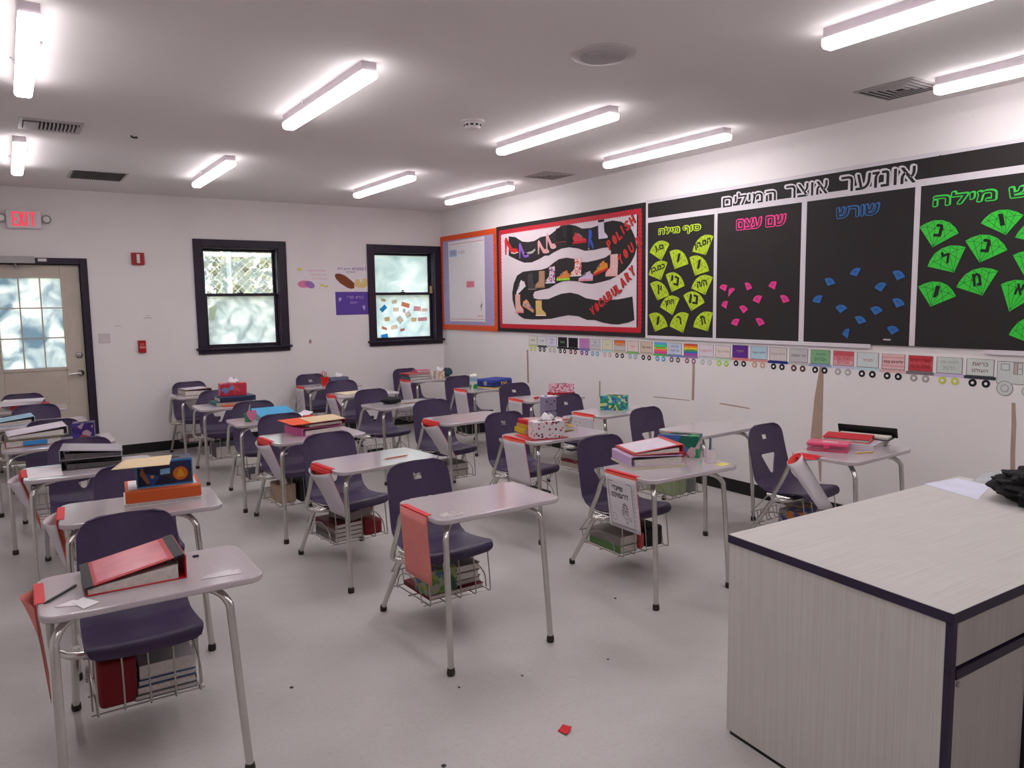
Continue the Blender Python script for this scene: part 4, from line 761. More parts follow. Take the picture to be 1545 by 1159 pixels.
# ------------------------------------------------------------------ paper pockets taped to the desks
m_tape = mat('red tape', (212, 24, 40), .45, var=.05); m_in = mat('orange-red lining', (222, 90, 70), .8)
m_pk = mat('white pocket paper', (206, 200, 206), .8, var=.03); m_salmon = mat('salmon pocket paper', (216, 130, 124), .75, var=.05); m_print = mat('pocket print', (70, 66, 72), .85)
def pocket(k, label, bulge=.05, tilt=14, shear=-.04, col=None, text=False, scrib=False, y0=.10, y1=.33, h=.265, out=.0, flare=False):
    t = thing('paper_pocket', label, 'paper pocket', group='paper pockets taped to desk sides', M=D(k) @ Matrix.Translation((-.003 - out, 0, ZD - .004)))
    dx = max(0, .023 * math.tan(math.radians(tilt))) + .0005
    M = Matrix.Translation((-dx, 0, 0)) @ Matrix.Rotation(math.radians(-tilt), 4, 'Y')
    col = col or m_pk
    def fr(u, v): y = y0 + (y1 - y0) * u + shear * v; return (-.004 - bulge * max(0, math.sin(PI * (u ** 3 if flare else u))) ** .7 * (1 - v) ** (2.5 if flare else .8), y, -h * v - .012)
    def bk(u, v): y = y0 + (y1 - y0) * u + shear * v; return (-.002, y, -h * v)
    MB().grid(fr, 14, 10, M=M).build('front_sheet', col, t, solid=.001)
    MB().grid(bk, 4, 6, M=M).build('back_sheet', m_in if col is not m_salmon else m_salmon, t, solid=.001)
    mb = MB().box(-.0015 - .001, .0 - .0001, y0, y1, -.04, .006, 0)
    mb.box(-.0025, .024, y0 + .005, y1 - .005, .0052, .0064, 0)
    if tilt > 5: mb.grid(lambda u, v: (-.0027 - dx * 1.3 * v, y0 + (y1 - y0) * u, .005 - .03 * v), 4, 3)
    mb.build('tape', m_tape, t, smooth=False)
    if text or scrib:
        mb = MB(); A = None; q = shear / h                     # print laid in (distance from the far top corner, drop), then wrapped onto the front sheet
        def bar(x0, x1, z0, z1, th=.0025): mb.add([(x0, z0, 0), (x1, z1, 0), (x1, z1 + th, 0), (x0, z0 + th, 0)], [(0, 1, 2, 3)])
        if text:
            mb.text('שיינדי', .05, .13, -.075, -.05, 0, 0, .03).text('דרעזוינט', .04, .165, -.11, -.085, 0, 0, .03)
            for a, b, c, e in ((.018, .195, -.032, -.032), (.018, .195, -.25, -.25)): bar(a, b, c, e)
            for x in (.018, .193): mb.add([(x, -.032, 0), (x + .0025, -.032, 0), (x + .0025, -.25, 0), (x, -.25, 0)], [(0, 1, 2, 3)])
            ring = lambda cx, cy, rx, ry: mb.add([(cx + rx * math.cos(a), cy + ry * math.sin(a), 0) for a in [2 * PI * i / 20 for i in range(20)]] + [(cx + (rx - .002) * math.cos(a), cy + (ry - .002) * math.sin(a), 0) for a in [2 * PI * i / 20 for i in range(20)]], [(i, (i + 1) % 20, 20 + (i + 1) % 20, 20 + i) for i in range(20)])
            ring(.135, -.17, .02, .042); ring(.137, -.155, .012, .02); ring(.05, -.21, .016, .018); ring(.165, -.205, .008, .01); ring(.112, -.18, .008, .012); ring(.14, -.225, .006, .008)
            for i in range(4): bar(.118, .152, -.138 - i * .014, -.143 - i * .014)
            for i in range(9): mb.add([(.204, -.05 - .021 * i, 0), (.209, -.05 - .021 * i, 0), (.209, -.06 - .021 * i, 0)], [(0, 1, 2)])
        else:
            for i in range(7):
                zz = -.05 - .028 * i; bar(.05 + .02 * (i % 3), .12 + .02 * (i % 2) + .012 * (i % 3), zz, zz - .004, .004)
        def wrap(p):
            v = min(1, -p[1] / h); u = 1 - p[0] / (y1 - y0); g = fr(u, v); return tuple(M @ Vector((g[0] - .0018, g[1], g[2])))
        mb.v = [wrap(p) for p in mb.v]
        mb.build('print', m_print, t, smooth=False)
pocket('c1r1', 'salmon pocket hanging edge-on from the side of the nearest desk', .035, 5, -.05, m_salmon, y0=.13, y1=.33, flare=True)
pocket('c1r2', 'printed white pocket with orange lining beside the desk holding the orange binder', .05, 10, -.05, scrib=True)
pocket('c1r3', 'curled white pocket on the desk with the grey and black binders', .06, 16, -.06)
pocket('c2r1', 'salmon paper pocket hanging from the bare desk in the second column', .006, 0, -.035, m_salmon)
pocket('c2r2', 'white pocket curling off the desk that holds one orange pencil', .05, 18, -.05)
pocket('c2r3', 'white pocket curling off the desk that holds the pink binder', .045, 18, -.06)
pocket('c3r1', 'white pocket lettered in Hebrew with a drawing, below the lilac binder', .004, 2, -.03, text=True)
pocket('c3r2', 'flat white pocket below the spotted tissue box', .012, 4, -.04)
pocket('c3r3', 'wide white pocket slanting off the bare desk in the third column', .05, 24, -.07)
pocket('c3r5', 'printed white pocket below the cream folder', .03, 12, -.04, scrib=True)
pocket('c3r6', 'long printed white pocket below the red pencil cup', .012, 3, -.0, scrib=True)
t = thing('paper_pocket', 'rolled white pocket with red lining, beside the pink pencil box', 'paper pocket', group='paper pockets taped to desk sides', M=D('c4r1') @ Matrix.Translation((-.004, 0, ZD)))
def roll(r):
    def fn(u, v):
        a = 2 * PI * u * .96; k = 1 + .12 * math.sin(a * 2 + 1)
        return (-.075 + .10 * v + r * 1.25 * k * math.cos(a), .30 - .13 * v + r * .75 * k * math.sin(a), -.012 - .26 * v + .022 * math.cos(a) * (1 - v))
    return fn
MB().grid(roll(.041), 28, 8).build('front_sheet', m_pk, t, solid=.0012)
MB().grid(roll(.0385), 28, 8).build('lining', mat('red lining', (215, 60, 55), .7), t, solid=.0008)
MB().box(.0, .036, .20, .34, .0008, .002).grid(lambda u, v: (.003 - .045 * v, .20 + .14 * u, .0015 - .012 * v * v), 4, 5).build('tape', m_tape, t, smooth=False)
pocket('c4r3', 'white pocket with a red tab on the desk with the green mosaic tissue box', .03, -6, -.0, h=.18, scrib=True)
pocket('c4r4', 'small white pocket on the desk with the pink-flowered tissue box', .01, 2, -.0, h=.2)
pocket('c4r5', 'white pocket below the small carton', .015, 5, -.03)
pocket('c4r6', 'white pocket on the desk in the far corner', .02, 8, -.03)
# ------------------------------------------------------------------ things on and under the desks
B_ = lambda nm, c, r=.5: mat('binder ' + nm, c, r, var=.05, scale=20)
m_page = mat('page edges', (205, 198, 192), .9, var=.12, scale=90)
m_ring = mat('ring metal', (190, 190, 190), .25, 1.0)
def binder(M, label, w, d, t, to, cover, insert=None, spine='right', edge=None, group=None, nm='binder', page=True, pg=None):
    """ring binder lying flat; the spine is on local +x, top cover sloping down to the opening edge"""
    o = thing(nm, label, 'binder', M=M @ Matrix.Rotation({'right': 0, 'back': PI / 2, 'left': PI, 'front': -PI / 2}[spine], 4, 'Z'), group=group)
    if spine in ('back', 'front'): w, d = d, w
    c = .003; x0, x1, y0, y1 = -w / 2, w / 2, -d / 2, d / 2
    mb = MB().box(x0, x1, y0, y1, 0, c)
    mb.prism([(x0, to - c), (x1 - .004, t - c), (x1, t - c - .006), (x1, .004), (x1 + .004, .004), (x1 + .005, t - .006), (x1, t), (x0, to)], y0, y1, 0, Matrix(((1, 0, 0, 0), (0, 0, 1, 0), (0, 1, 0, 0), (0, 0, 0, 1))))
    mb.box(x1, x1 + .004, y0, y1, 0, .004)
    mb.build('cover', cover, o, bevel=.001)
    if page:
        p = MB(); g = .006
        p.prism([(x0 + g, c), (x1 - .02, c), (x1 - .02, c + (t - 2 * c) * .62), (x0 + g, c + max(.001, (to - 2 * c) * .85))], y0 + g, y1 - g, 0, Matrix(((1, 0, 0, 0), (0, 0, 1, 0), (0, 1, 0, 0), (0, 0, 0, 1))))
        p.build('paper_block', pg or m_page, o, smooth=False)
        r = MB()
        for yy in (-.35, 0, .35): r.tube([(x1 - .03 + .016 * math.cos(a), yy * d, t * .45 + t * .33 * math.sin(a)) for a in [2 * PI * i / 12 for i in range(13)]], .0018, 6)
        r.build('rings', m_ring, o)
    sl = math.atan2(t - to, w)
    S_ = Matrix.Translation((x0, 0, to)) @ Matrix.Rotation(-sl, 4, 'Y')
    if insert: MB().box(.032 if edge else .014, w - (.042 if edge else .03), y0 + .013, y1 - .013, .0002, .0012, M=S_).build('cover_sheet', insert, o, smooth=False)
    if edge:
        for ea, eb in ((-.004, .022), (w - .026, w + .004)): MB().box(ea, eb, y0 - .002, y1 + .002, -.006, .0016, M=S_).build('edge_band', edge, o)
    return o
def book(M, label, w, d, t, cover, pages=None, nm='book', cat='book', group=None):
    o = thing(nm, label, cat, M=M, group=group)
    c = min(.002, t * .2)
    MB().box(-w / 2, w / 2, -d / 2, d / 2, 0, c).box(-w / 2, w / 2, -d / 2, d / 2, t - c, t).box(-w / 2, -w / 2 + c, -d / 2, d / 2, c, t - c).build('cover', cover, o)
    MB().box(-w / 2 + c, w / 2 - .004, -d / 2 + .004, d / 2 - .004, c, t - c).build('pages', pages or m_page, o, smooth=False)
    return o
def sheet(M, label, pts, mtl, nm='paper', cat='paper', th=.0008, lift=None, group=None):
    if lift:
        (a, b, c, d) = pts
        def fn(u, v):
            p = Vector(a).lerp(Vector(b), u).lerp(Vector(d).lerp(Vector(c), u), v); return (p.x, p.y, lift(u, v))
        o = MB().grid(fn, 10, 10).build(nm, mtl, solid=th)
    else: o = MB().prism(pts, 0, th).build(nm, mtl, smooth=False)
    return tag(placed(o, M), label, cat, group)
def rect(w, h): return [(-w / 2, -h / 2), (w / 2, -h / 2), (w / 2, h / 2), (-w / 2, h / 2)]
m_tis = mat('tissue', (232, 228, 232), .95, var=.02)
def tissue_box(M, label, w, d, h, mtl, tissue=True, top=None):
    o = thing('tissue_box', label, 'tissue box', M=M, group='tissue boxes on the desks')
    b = MB().prism(rrect(-w / 2, w / 2, -d / 2, d / 2, .002, 1), 0, h).build('box', mtl, o, bevel=.0015)
    MB().prism(circ(0, 0, w * .3, 20, d * .26), h + .0002, h + .001).build('opening', top or mat('tissue slot', (60, 50, 55), .9), o, smooth=False)
    if tissue:
        def fn(u, v):
            a = 2 * PI * u; r = (.012 + .026 * math.sin(PI * (.25 + .6 * v))) * (1 + .16 * math.sin(3 * a + 4 * v) + .10 * math.sin(5 * a - 3 * v)) * (1 - .55 * v)
            return (r * math.cos(a) * 1.5 + .006 * v, r * math.sin(a) * .8, h + .001 + .042 * v + .008 * v * math.sin(2 * a + .7))
        MB().grid(fn, 30, 5).build('tissue', m_tis, o, solid=.0006)
    return o, b
def pencil(M, label, ln, col, cat='pencil', nm='pencil', r=.0036, group=None, cap=None):
    o = thing(nm, label, cat, M=M, group=group)
    R = Matrix.Translation((0, 0, r)) @ Matrix.Rotation(PI / 2, 4, 'Y')
    MB().lathe([(r, 0), (r, ln)], 6, M=R).build('barrel', col, o)
    MB().lathe([(r * .98, 0), (r * .25, -.018), (.0002, -.02)], 6, M=R).build('tip', col if cat == 'pen' else mat('pencil wood', (215, 180, 135), .7), o)
    MB().lathe([(r, 0), (r, .012)], 8, M=Matrix.Translation((ln, 0, r)) @ Matrix.Rotation(PI / 2, 4, 'Y')).build('cap', cap or mat('eraser pink', (215, 150, 150), .7), o)
    return o
red = B_('red', (190, 30, 42), .35); m_blk = B_('black', (28, 26, 28), .45); m_buff = mat('buff card', (222, 198, 160), .8, var=.03)
# nearest desk, by the camera's side
binder(on('c1r1', .262, .238, 0, -.5), 'big red binder with black edges and pink cover sheet on the nearest desk', .275, .245, .078, .026, red, mat('pink cover sheet', (214, 118, 130), .25, var=.12, scale=12), 'right', m_blk)
pencil(on('c1r1', .027, .13, 0, 53), 'black ballpoint pen lying beside the red tape', .115, m_blk, 'pen', 'pen', .0042, cap=m_blk)
sheet(on('c1r1', .098, .065, .0002, 0), 'cut white paper slip with a point, beside the pen', [(-.057, .016), (-.01, .048), (.012, .03), (.02, .0), (-.01, -.006)], m_paper, 'paper_slip', 'paper slip')
sheet(on('c1r1', .098, .065, .0012, 0), 'white paper slip lying over the pointed slip', [(-.012, .02), (.018, .05), (.055, -.018), (.012, -.05)], m_paper, 'paper_slip', 'paper slip')
tag(placed(MB().box(-.01, .01, -.004, .004, 0, .007).build('pen_cap', mat('dark teal plastic', (35, 62, 70), .4), bevel=.002), on('c1r1', .465, .312)), 'small dark pen cap right of the red binder', 'pen cap')  # the small dark piece is a loose pen cap
sheet(on('c1r1', .50, .10, .0002), 'torn clear tape patch on the corner of the nearest desk', [(-.065, -.03), (.055, -.045), (.06, .0), (.02, .015), (-.04, .0)], mat('peeled tape', (192, 182, 187), .2, var=.1, scale=60), 'tape_patch', 'tape', .0006)
# orange binder stack
book(on('c1r2', .40, .272, 0, -2), 'pile of white worksheets under the orange binder', .31, .25, .016, m_paper, nm='worksheet_pile', cat='papers')
binder(on('c1r2', .402, .282, .017, -2), 'orange binder lying with its spine to the front', .30, .25, .052, .048, B_('orange', (205, 92, 42), .55), m_paper, 'front')
m_space = pattern('space print', [(20, 30, 75), (25, 45, 110), (18, 22, 50), (30, 70, 150), (60, 40, 40), (22, 26, 60)], 26, .35)
t, b = tissue_box(on('c1r2', .41, .245, .0715, -1), 'dark blue tissue box with planets printed on it', .225, .11, .112, m_space, False)
mb = MB().prism(circ(.062, .048, .030, 28), 0, .0006, 0).prism([(.045, .032), (.08, .034), (.066, .068), (.056, .066)], .0006, .0009, 1).prism([(-.09, .088), (-.06, .02), (-.072, .012), (-.1, .06)], 0, .0006, 3).prism([(-.02, .05), (.02, .052), (.021, .076), (-.018, .074)], 0, .0006, 2).prism([(-.06, .05), (-.045, .052), (-.043, .04), (-.055, .036)], 0, .0006, 1)
for x in ((-.1125, -.108), (.108, .1125)): mb.box(x[0], x[1], 0, .112, 0, .0008, 4)
mb.box(-.108, .108, 0, .006, 0, .0008, 4).box(-.108, .108, .104, .112, 0, .0008, 4)
mb.build('print', [mat('planet orange', (196, 100, 30), .4, var=.15, scale=40), mat('planet gold', (205, 150, 30), .4), mat('logo blue', (130, 180, 220), .4), mat('rocket brown', (150, 95, 65), .4), mat('box blue edge', (60, 130, 190), .4)], t, smooth=False).matrix_local = Matrix(((1, 0, 0, 0), (0, 0, -1, -.0552), (0, 1, 0, 0), (0, 0, 0, 1)))
sheet(on('c1r2', .335, .17, .186, 12), 'loose buff paper lying tilted across the space tissue box', [(-.16, -.09), (.06, -.12), (.14, .10), (-.06, .10)], m_buff, th=.0008, lift=lambda u, v: .0 + .006 * (1 - u))
# third desk of the near column
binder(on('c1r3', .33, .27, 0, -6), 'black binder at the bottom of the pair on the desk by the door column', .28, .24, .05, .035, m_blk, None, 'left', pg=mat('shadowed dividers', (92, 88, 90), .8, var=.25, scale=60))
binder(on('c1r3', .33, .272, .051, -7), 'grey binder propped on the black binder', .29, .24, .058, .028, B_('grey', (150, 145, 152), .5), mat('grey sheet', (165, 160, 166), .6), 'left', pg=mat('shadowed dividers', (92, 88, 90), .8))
sheet(on('c1r3', .10, .19), 'white worksheet lying beside the black and grey binders', rect(.15, .28), m_paper)
# fourth
rb = book(on('c1r4', .17, .25, 0, 2), 'thick red workbook with a blue spine label under the white binder', .30, .24, .042, B_('brick red', (165, 40, 42)))
MB().box(-.06, .07, -.1262, -.1252, .008, .034).build('spine_label', mat('blue label', (60, 140, 205), .5), rb, smooth=False)
book(on('c1r4', .18, .25, .043, 2), 'olive green folder between the red workbook and white binder', .32, .245, .008, B_('olive', (95, 105, 40)), nm='folder', cat='folder')
binder(on('c1r4', .19, .26, .052, 3), 'white binder sloping on top of the red workbook', .32, .26, .055, .02, B_('white', (205, 195, 208)), mat('white sheet', (215, 205, 216), .7), 'right')
tissue_box(on('c1r4', .455, .22, 0, -8), 'purple and blue patterned tissue box beside the white binder', .125, .11, .11, pattern('purple print', [(60, 35, 110), (40, 30, 90), (150, 70, 80), (70, 50, 140), (180, 150, 170), (50, 40, 110)], 30, .4), False)
binder(on('c1r5', .14, .24, 0, 4), 'light blue binder gaping open on a desk near the door', .26, .24, .06, .03, B_('light blue', (150, 185, 205)), None, 'right')
book(on('c1r6', .35, .22, 0, -3), 'flat red box in front of the door under loose papers', .28, .2, .038, B_('crimson', (185, 30, 40)), B_('crimson', (185, 30, 40)), nm='red_box', cat='box')
for k in range(3): sheet(on('c1r6', .27 + .015 * k, .22, .0395 + .011 * k, 4 - 5 * k), ['lowest', 'middle', 'topmost'][k] + ' white paper bundle on the red box by the door', rect(.30, .22), m_paper, 'paper_bundle', 'papers', .010, group='paper bundles on the red box')
# second column
sheet(on('c2r1', .095, .07, .0002), 'worn peeling sticker patch on the bare desk corner', [(-.06, -.01), (-.03, -.035), (.03, -.04), (.05, -.01), (.02, .03), (-.04, .03)], pattern('worn sticker', [(190, 178, 180), (150, 130, 120), (205, 196, 198), (170, 160, 165)], 90, .4), 'sticker_remnant', 'sticker', .0005)
pencil(on('c2r2', .34, .14, 0, 1), 'orange pencil lying alone on the second desk of its column', .13, mat('orange pencil', (200, 105, 60), .4))
binder(on('c2r3', .36, .29, 0, 6), 'pink binder under the orange folder', .29, .25, .05, .042, B_('pink', (224, 112, 178)), None, 'left')
binder(on('c2r3', .39, .29, .051, 8), 'dark red binder on the pink binder', .27, .24, .03, .026, B_('dark red', (130, 30, 48)), None, 'right')
sheet(on('c2r3', .30, .285, .0825, 6), 'bright orange folder lying across the dark red binder', [(-.16, -.14), (.12, -.14), (.14, .14), (-.13, .14)], mat('orange folder', (240, 92, 45), .6), 'folder', 'folder', .0025)
sheet(on('c2r3', .40, .27, .0856, 6), 'buff folder lying on the orange folder', [(-.13, -.12), (.12, -.12), (.17, .13), (-.09, .13)], m_buff, 'folder', 'folder', .0025)
def cup(M, label, r0, r1, h, mtl, cat='pencil cup', nm='pencil_cup'):
    o = thing(nm, label, cat, M=M)
    MB().lathe([(r0, 0), (r1, h), (r1 - .003, h), (r0 - .003, .004), (.001, .004)], 24).build('body', mtl, o); return o
t = cup(on('c2r4', .125, .17), 'pink heart-shaped strawberry pencil cup on a green cup', .028, .03, .06, mat('green cup', (70, 140, 100), .5))
hp = [(x * 1.45, y * 1.25) for x, y in [(0, .0), (.02, .02), (.034, .045), (.03, .064), (.014, .07), (0, .06), (-.014, .07), (-.03, .064), (-.034, .045), (-.02, .02)]]
MB().prism(hp, .032, .036, M=Matrix.Rotation(math.radians(30), 4, 'Z') @ Matrix(((1, 0, 0, 0), (0, 0, -1, 0), (0, 1, 0, 0), (0, 0, 0, 1)))).build('heart', mat('heart pink', (215, 120, 155), .5), t, bevel=.001)
for k, (c, nm_) in enumerate((((190, 215, 205), 'pale'), ((40, 120, 130), 'teal'))):
    pencil(on('c2r4', .12 + .012 * k, .17, .012) @ Matrix.Rotation(math.radians(-78 - 6 * k), 4, 'Y'), nm_ + ' pen standing in the strawberry cup', .10, mat('pen ' + nm_, c, .4), 'pen', 'pen')
binder(on('c2r4', .33, .235, 0, 3), 'bright blue binder sloping on the desk with the strawberry cup', .28, .25, .07, .028, B_('sky blue', (70, 165, 215)), None, 'back')
sheet(on('c2r4', .545, .22, .0, 8), 'curled white paper beside the blue binder', rect(.1, .16), m_paper, lift=lambda u, v: .001 + .03 * u * u)
tag(placed(MB().prism(rrect(-.04, .04, -.018, .018, .012), 0, .018).build('eraser', mat('red eraser', (200, 50, 60), .5), bevel=.003), on('c2r4', .545, .09)), 'red eraser at the end of the desk with the blue binder', 'eraser')
book(on('c2r5', .31, .26, 0, 2), 'teal folder stuffed with papers under the navy binder', .31, .23, .03, B_('teal', (50, 110, 110)), nm='folder', cat='folder')
binder(on('c2r5', .34, .26, .031, 0), 'navy binder below the red tissue box', .30, .24, .045, .040, B_('navy', (38, 48, 82)), None, 'front')
sheet(on('c2r5', .30, .12, .0, 4), 'orange notebook poking out below the navy binder', rect(.2, .10), mat('orange notebook', (195, 95, 55), .6), 'notebook', 'notebook', .008)
tissue_box(on('c2r5', .325, .25, .0775, -4), 'red tissue box with blue blots standing on the navy binder', .22, .11, .105, pattern('red print', [(205, 50, 70), (215, 60, 80), (195, 45, 65), (110, 140, 190), (225, 80, 95), (205, 50, 70)], 22, .45))
binder(on('c2r6', .21, .25, 0, 2), 'white binder with brown edges on the desk at the back wall', .25, .24, .06, .055, B_('brown', (135, 105, 95)), mat('white sheet', (215, 205, 216)), 'right')
# third column
sheet(on('c3r1', .275, .325, 0, -18), 'cream folder at the bottom of the lilac binder pile', rect(.30, .275), mat('cream folder', (216, 208, 176), .7), 'folder', 'folder', .008)
binder(on('c3r1', .272, .325, .009, -18), 'lilac binder on the cream folder', .285, .255, .055, .046, B_('lilac', (196, 168, 205)), None, 'left')
binder(on('c3r1', .285, .33, .0648, -18), 'red binder with a white cover sheet on the lilac binder', .275, .25, .045, .012, B_('coral red', (205, 70, 72)), mat('white sheet', (215, 205, 216)), 'right')
tissue_box(on('c3r1', .556, .365, 0, -57), 'green tissue box with red and blue flowers beside the binder pile', .215, .11, .118, pattern('green floral', [(20, 105, 85), (25, 120, 100), (180, 60, 80), (18, 95, 75), (70, 110, 180), (40, 150, 90), (200, 170, 180)], 26, .4), False)
t = cup(on('c3r1', .547, .142), 'white ridged cup of pens beside the green flowered tissue box', .029, .033, .07, mat('white cup', (226, 214, 222), .5))
for k, (c, nm_, a) in enumerate((((30, 40, 45), 'black', -80), ((170, 185, 195), 'pale grey', -72), ((150, 170, 185), 'pale blue', -100))):
    pencil(on('c3r1', .543 + .004 * k, .142, .012, 25 * k) @ Matrix.Rotation(math.radians((a + 3 * 90 * (-1)) / 4 if a > -90 else -93), 4, 'Y'), nm_ + ' pen standing in the white cup', .105, mat('pen ' + nm_, c, .4), 'pen', 'pen', cap=mat('pen ' + nm_, c, .4), group='pens in the white cup')
sheet(on('c3r1', .55, .064, 0, 5), 'yellow sticky note in front of the white cup', rect(.072, .055), mat('yellow note', (226, 220, 120), .8), 'sticky_note', 'sticky note')
sheet(on('c3r2', .17, .16, 0, -12), 'red folder lying under the spotted tissue box', rect(.26, .24), B_('red', (190, 30, 42)), 'folder', 'folder', .004)
tissue_box(on('c3r2', .165, .10, .005, -18), 'white tissue box with red and grey dots', .205, .11, .105, pattern('dot print', [(205, 60, 75), (110, 125, 140), (225, 130, 140), (90, 60, 70)], 42, .45, (228, 218, 222), .32))
book(on('c3r2', .305, .30, .005, -12), 'lower yellow book behind the spotted tissue box', .36, .16, .03, B_('yellow', (200, 170, 40)))
book(on('c3r2', .29, .30, .036, -10), 'upper mustard book behind the spotted tissue box', .30, .16, .022, B_('mustard', (190, 150, 50)))
binder(on('c3r2', .30, .295, .059, -6), 'red binder topping the yellow books', .28, .19, .03, .022, B_('bright red', (200, 35, 50)), mat('grey insert', (180, 165, 165)), 'left')
t = thing('robot_pen_holder', 'grey box robot pen holder with a face, on the red binder', 'pen holder', M=on('c3r2', .34, .30, .0895, -8))
MB().box(-.042, .042, -.035, .035, 0, .135).build('body', mat('lavender grey paper', (140, 132, 160), .7), t, bevel=.002)
MB().box(-.045, .045, -.038, .038, .135, .142).prism([(-.052, .142), (-.02, .142), (-.035, .16)], -.03, -.026, M=Matrix(((1, 0, 0, 0), (0, 0, 1, 0), (0, 1, 0, 0), (0, 0, 0, 1)))).prism([(.03, .142), (.075, .135), (.04, .15)], -.03, -.026, M=Matrix(((1, 0, 0, 0), (0, 0, 1, 0), (0, 1, 0, 0), (0, 0, 0, 1)))).build('lid', mat('pale lilac card', (200, 192, 212), .7), t)
mb = MB().box(-.036, -.026, -.0365, -.035, .105, .115).box(.022, .032, -.0365, -.035, .105, .115).box(-.012, .016, -.0365, -.035, .088, .092)
for k in range(5): mb.box(-.036 + .017 * k, -.028 + .017 * k, -.0365, -.035, .04, .05)
mb.build('face', mat('dark marker', (55, 48, 70), .7), t)
def pouch(M, label, a, b, c, mtl, seed, nm='pouch', cat='pouch'):
    rnd = random.Random(seed); ph = [rnd.uniform(0, 6) for _ in range(6)]
    def fn(u, v):
        th = 2 * PI * u; f = PI * (v * .98 + .01); q = 1 + .09 * math.sin(3 * th + ph[0] + 2 * f) + .07 * math.sin(5 * f + ph[1] + th) + .05 * math.sin(7 * th + ph[2])
        s = math.sin(f) ** .7
        return (a * s * math.cos(th) * q, b * s * math.sin(th) * q, max(0, c + c * math.cos(f) * q * (1 if f < PI / 2 else .98)))
    o = MB().grid(fn, 32, 16).build(nm, mtl); return tag(placed(o, M), label, cat)
pouch(on('c3r4', .235, .245, 0, -20), 'black zip pouch on the desk without a pocket', .09, .055, .028, mat('black cloth', (30, 34, 38), .8, bump=.2), 3)
pencil(on('c3r4', .30, .15, 0, 2), 'brown pencil beside the black pouch', .12, mat('brown pencil', (150, 85, 60), .4))
sheet(on('c3r5', .24, .25, 0, 8), 'cream folder on the desk with the printed pocket', rect(.30, .22), mat('cream card', (220, 206, 178), .7), 'folder', 'folder', .006)
t = cup(on('c3r6', .262, .20), 'red pencil cup full of pencils on the desk at the back wall', .033, .042, .088, mat('red cup', (214, 32, 24), .45))
for k in range(5):
    pencil(on('c3r6', .262 + .012 * math.cos(k), .20 + .012 * math.sin(k), .006, 70 * k) @ Matrix.Rotation(math.radians(-83 + k), 4, 'Y'), ORD[k] + ' of the pencils standing in the red cup', .125, mat('pencil %d' % (k % 3), [(165, 125, 50), (150, 140, 60), (130, 110, 50)][k % 3], .5), group='pencils in the red cup')
t = thing('scissors', 'pink-handled scissors standing in the red pencil cup', 'scissors', M=on('c3r6', .243, .19, .006))
MB().box(-.004, .004, -.001, .001, 0, .10).build('blades', m_ring, t)
MB().tube([(.018 * math.cos(a), 0, .122 + .022 * math.sin(a)) for a in [2 * PI * i / 16 for i in range(17)]], .004, 6).build('handle', mat('scissor pink', (225, 110, 140), .4), t)
tissue_box(on('c3r6', .42, .22, 0, -4), 'low grey-blue tissue box beside the red pencil cup', .20, .11, .075, mat('grey blue card', (98, 105, 128), .6))
# fourth column
def flat(x, y, z, rot): return Matrix.Translation((x, y, ZD + .0006 + z)) @ Matrix.Rotation(math.radians(rot), 4, 'Z')
book(flat(4.068, 2.535, 0, 16), 'white binder spread under the red and black binders', .33, .26, .032, B_('white', (205, 195, 208)), nm='binder', cat='binder')
binder(flat(3.992, 2.548, .033, 22), 'red binder on the white one beside the pink pencil box', .15, .25, .03, .022, B_('bright red', (200, 35, 50)), None, 'right')
t = thing('binder', 'black binder standing half open behind the pink pencil box', 'binder', M=flat(4.148, 2.545, .0328, 16))
MB().box(-.055, .07, -.15, .15, 0, .004).prism([(.07, .0), (.074, .004), (.045, .062), (.041, .06)], -.165, .165, 0, Matrix(((1, 0, 0, 0), (0, 0, 1, 0), (0, 1, 0, 0), (0, 0, 0, 1)))).build('cover', m_blk, t, bevel=.001)
MB().box(-.045, .04, -.14, .14, .0045, .018).build('paper_block', m_page, t, smooth=False)
t = thing('pencil_box', 'clear pink plastic pencil box with a hinged lid', 'pencil box', M=flat(3.802, 2.545, 0, -64))
def clear(nm, c):
    m = mat(nm, c, .12, var=.03); m.node_tree.nodes['Principled BSDF'].inputs['Alpha'].default_value = .45; return m
MB().prism(rrect(-.105, .105, -.065, .065, .015), 0, .03).build('base', clear('clear pink', (225, 120, 150)), t, bevel=.003)
MB().prism(rrect(-.108, .108, -.068, .068, .016), .0305, .046).build('lid', mat('pink lid', (222, 78, 120), .3), t, bevel=.004)
MB().prism(rrect(-.107, .107, -.067, .067, .016), .0, .007).build('rim', mat('pink lid', (222, 78, 120), .3), t, bevel=.002)
MB().box(-.015, .015, -.073, -.0675, .018, .04).build('latch', mat('pink lid', (222, 78, 120), .3), t, bevel=.002)
MB().box(-.03, .05, -.02, .015, .0462, .0468).build('name_label', mat('pale label', (228, 190, 190), .6), t, smooth=False)
mb = MB()
for k in range(5): mb.tube([(-.085, -.04 + .018 * k, .012), (.07 + .004 * k, -.035 + .016 * k, .014)], .004, 6)
mb.build('pencils_inside', mat('dull pencils', (140, 120, 125), .6), t)
pencil(on('c4r1', .235, .125, 0, -25), 'gold pencil in front of the pink pencil box', .09, mat('gold pencil', (215, 175, 80), .35), cap=mat('gold pencil', (215, 175, 80), .35))
tissue_box(on('c4r3', .335, .225, 0, -48), 'green mosaic-patterned tissue box standing alone on a desk', .215, .11, .113, pattern('green mosaic', [(40, 150, 110), (225, 215, 90), (50, 95, 160), (190, 220, 170), (60, 170, 140), (30, 120, 90), (70, 140, 190)], 55, .4), False)
book(on('c4r4', .50, .24, 0, -14), 'flat red box below the pink-flowered tissue box', .22, .14, .025, B_('crimson', (185, 30, 40)), B_('crimson', (185, 30, 40)), nm='red_box', cat='box')
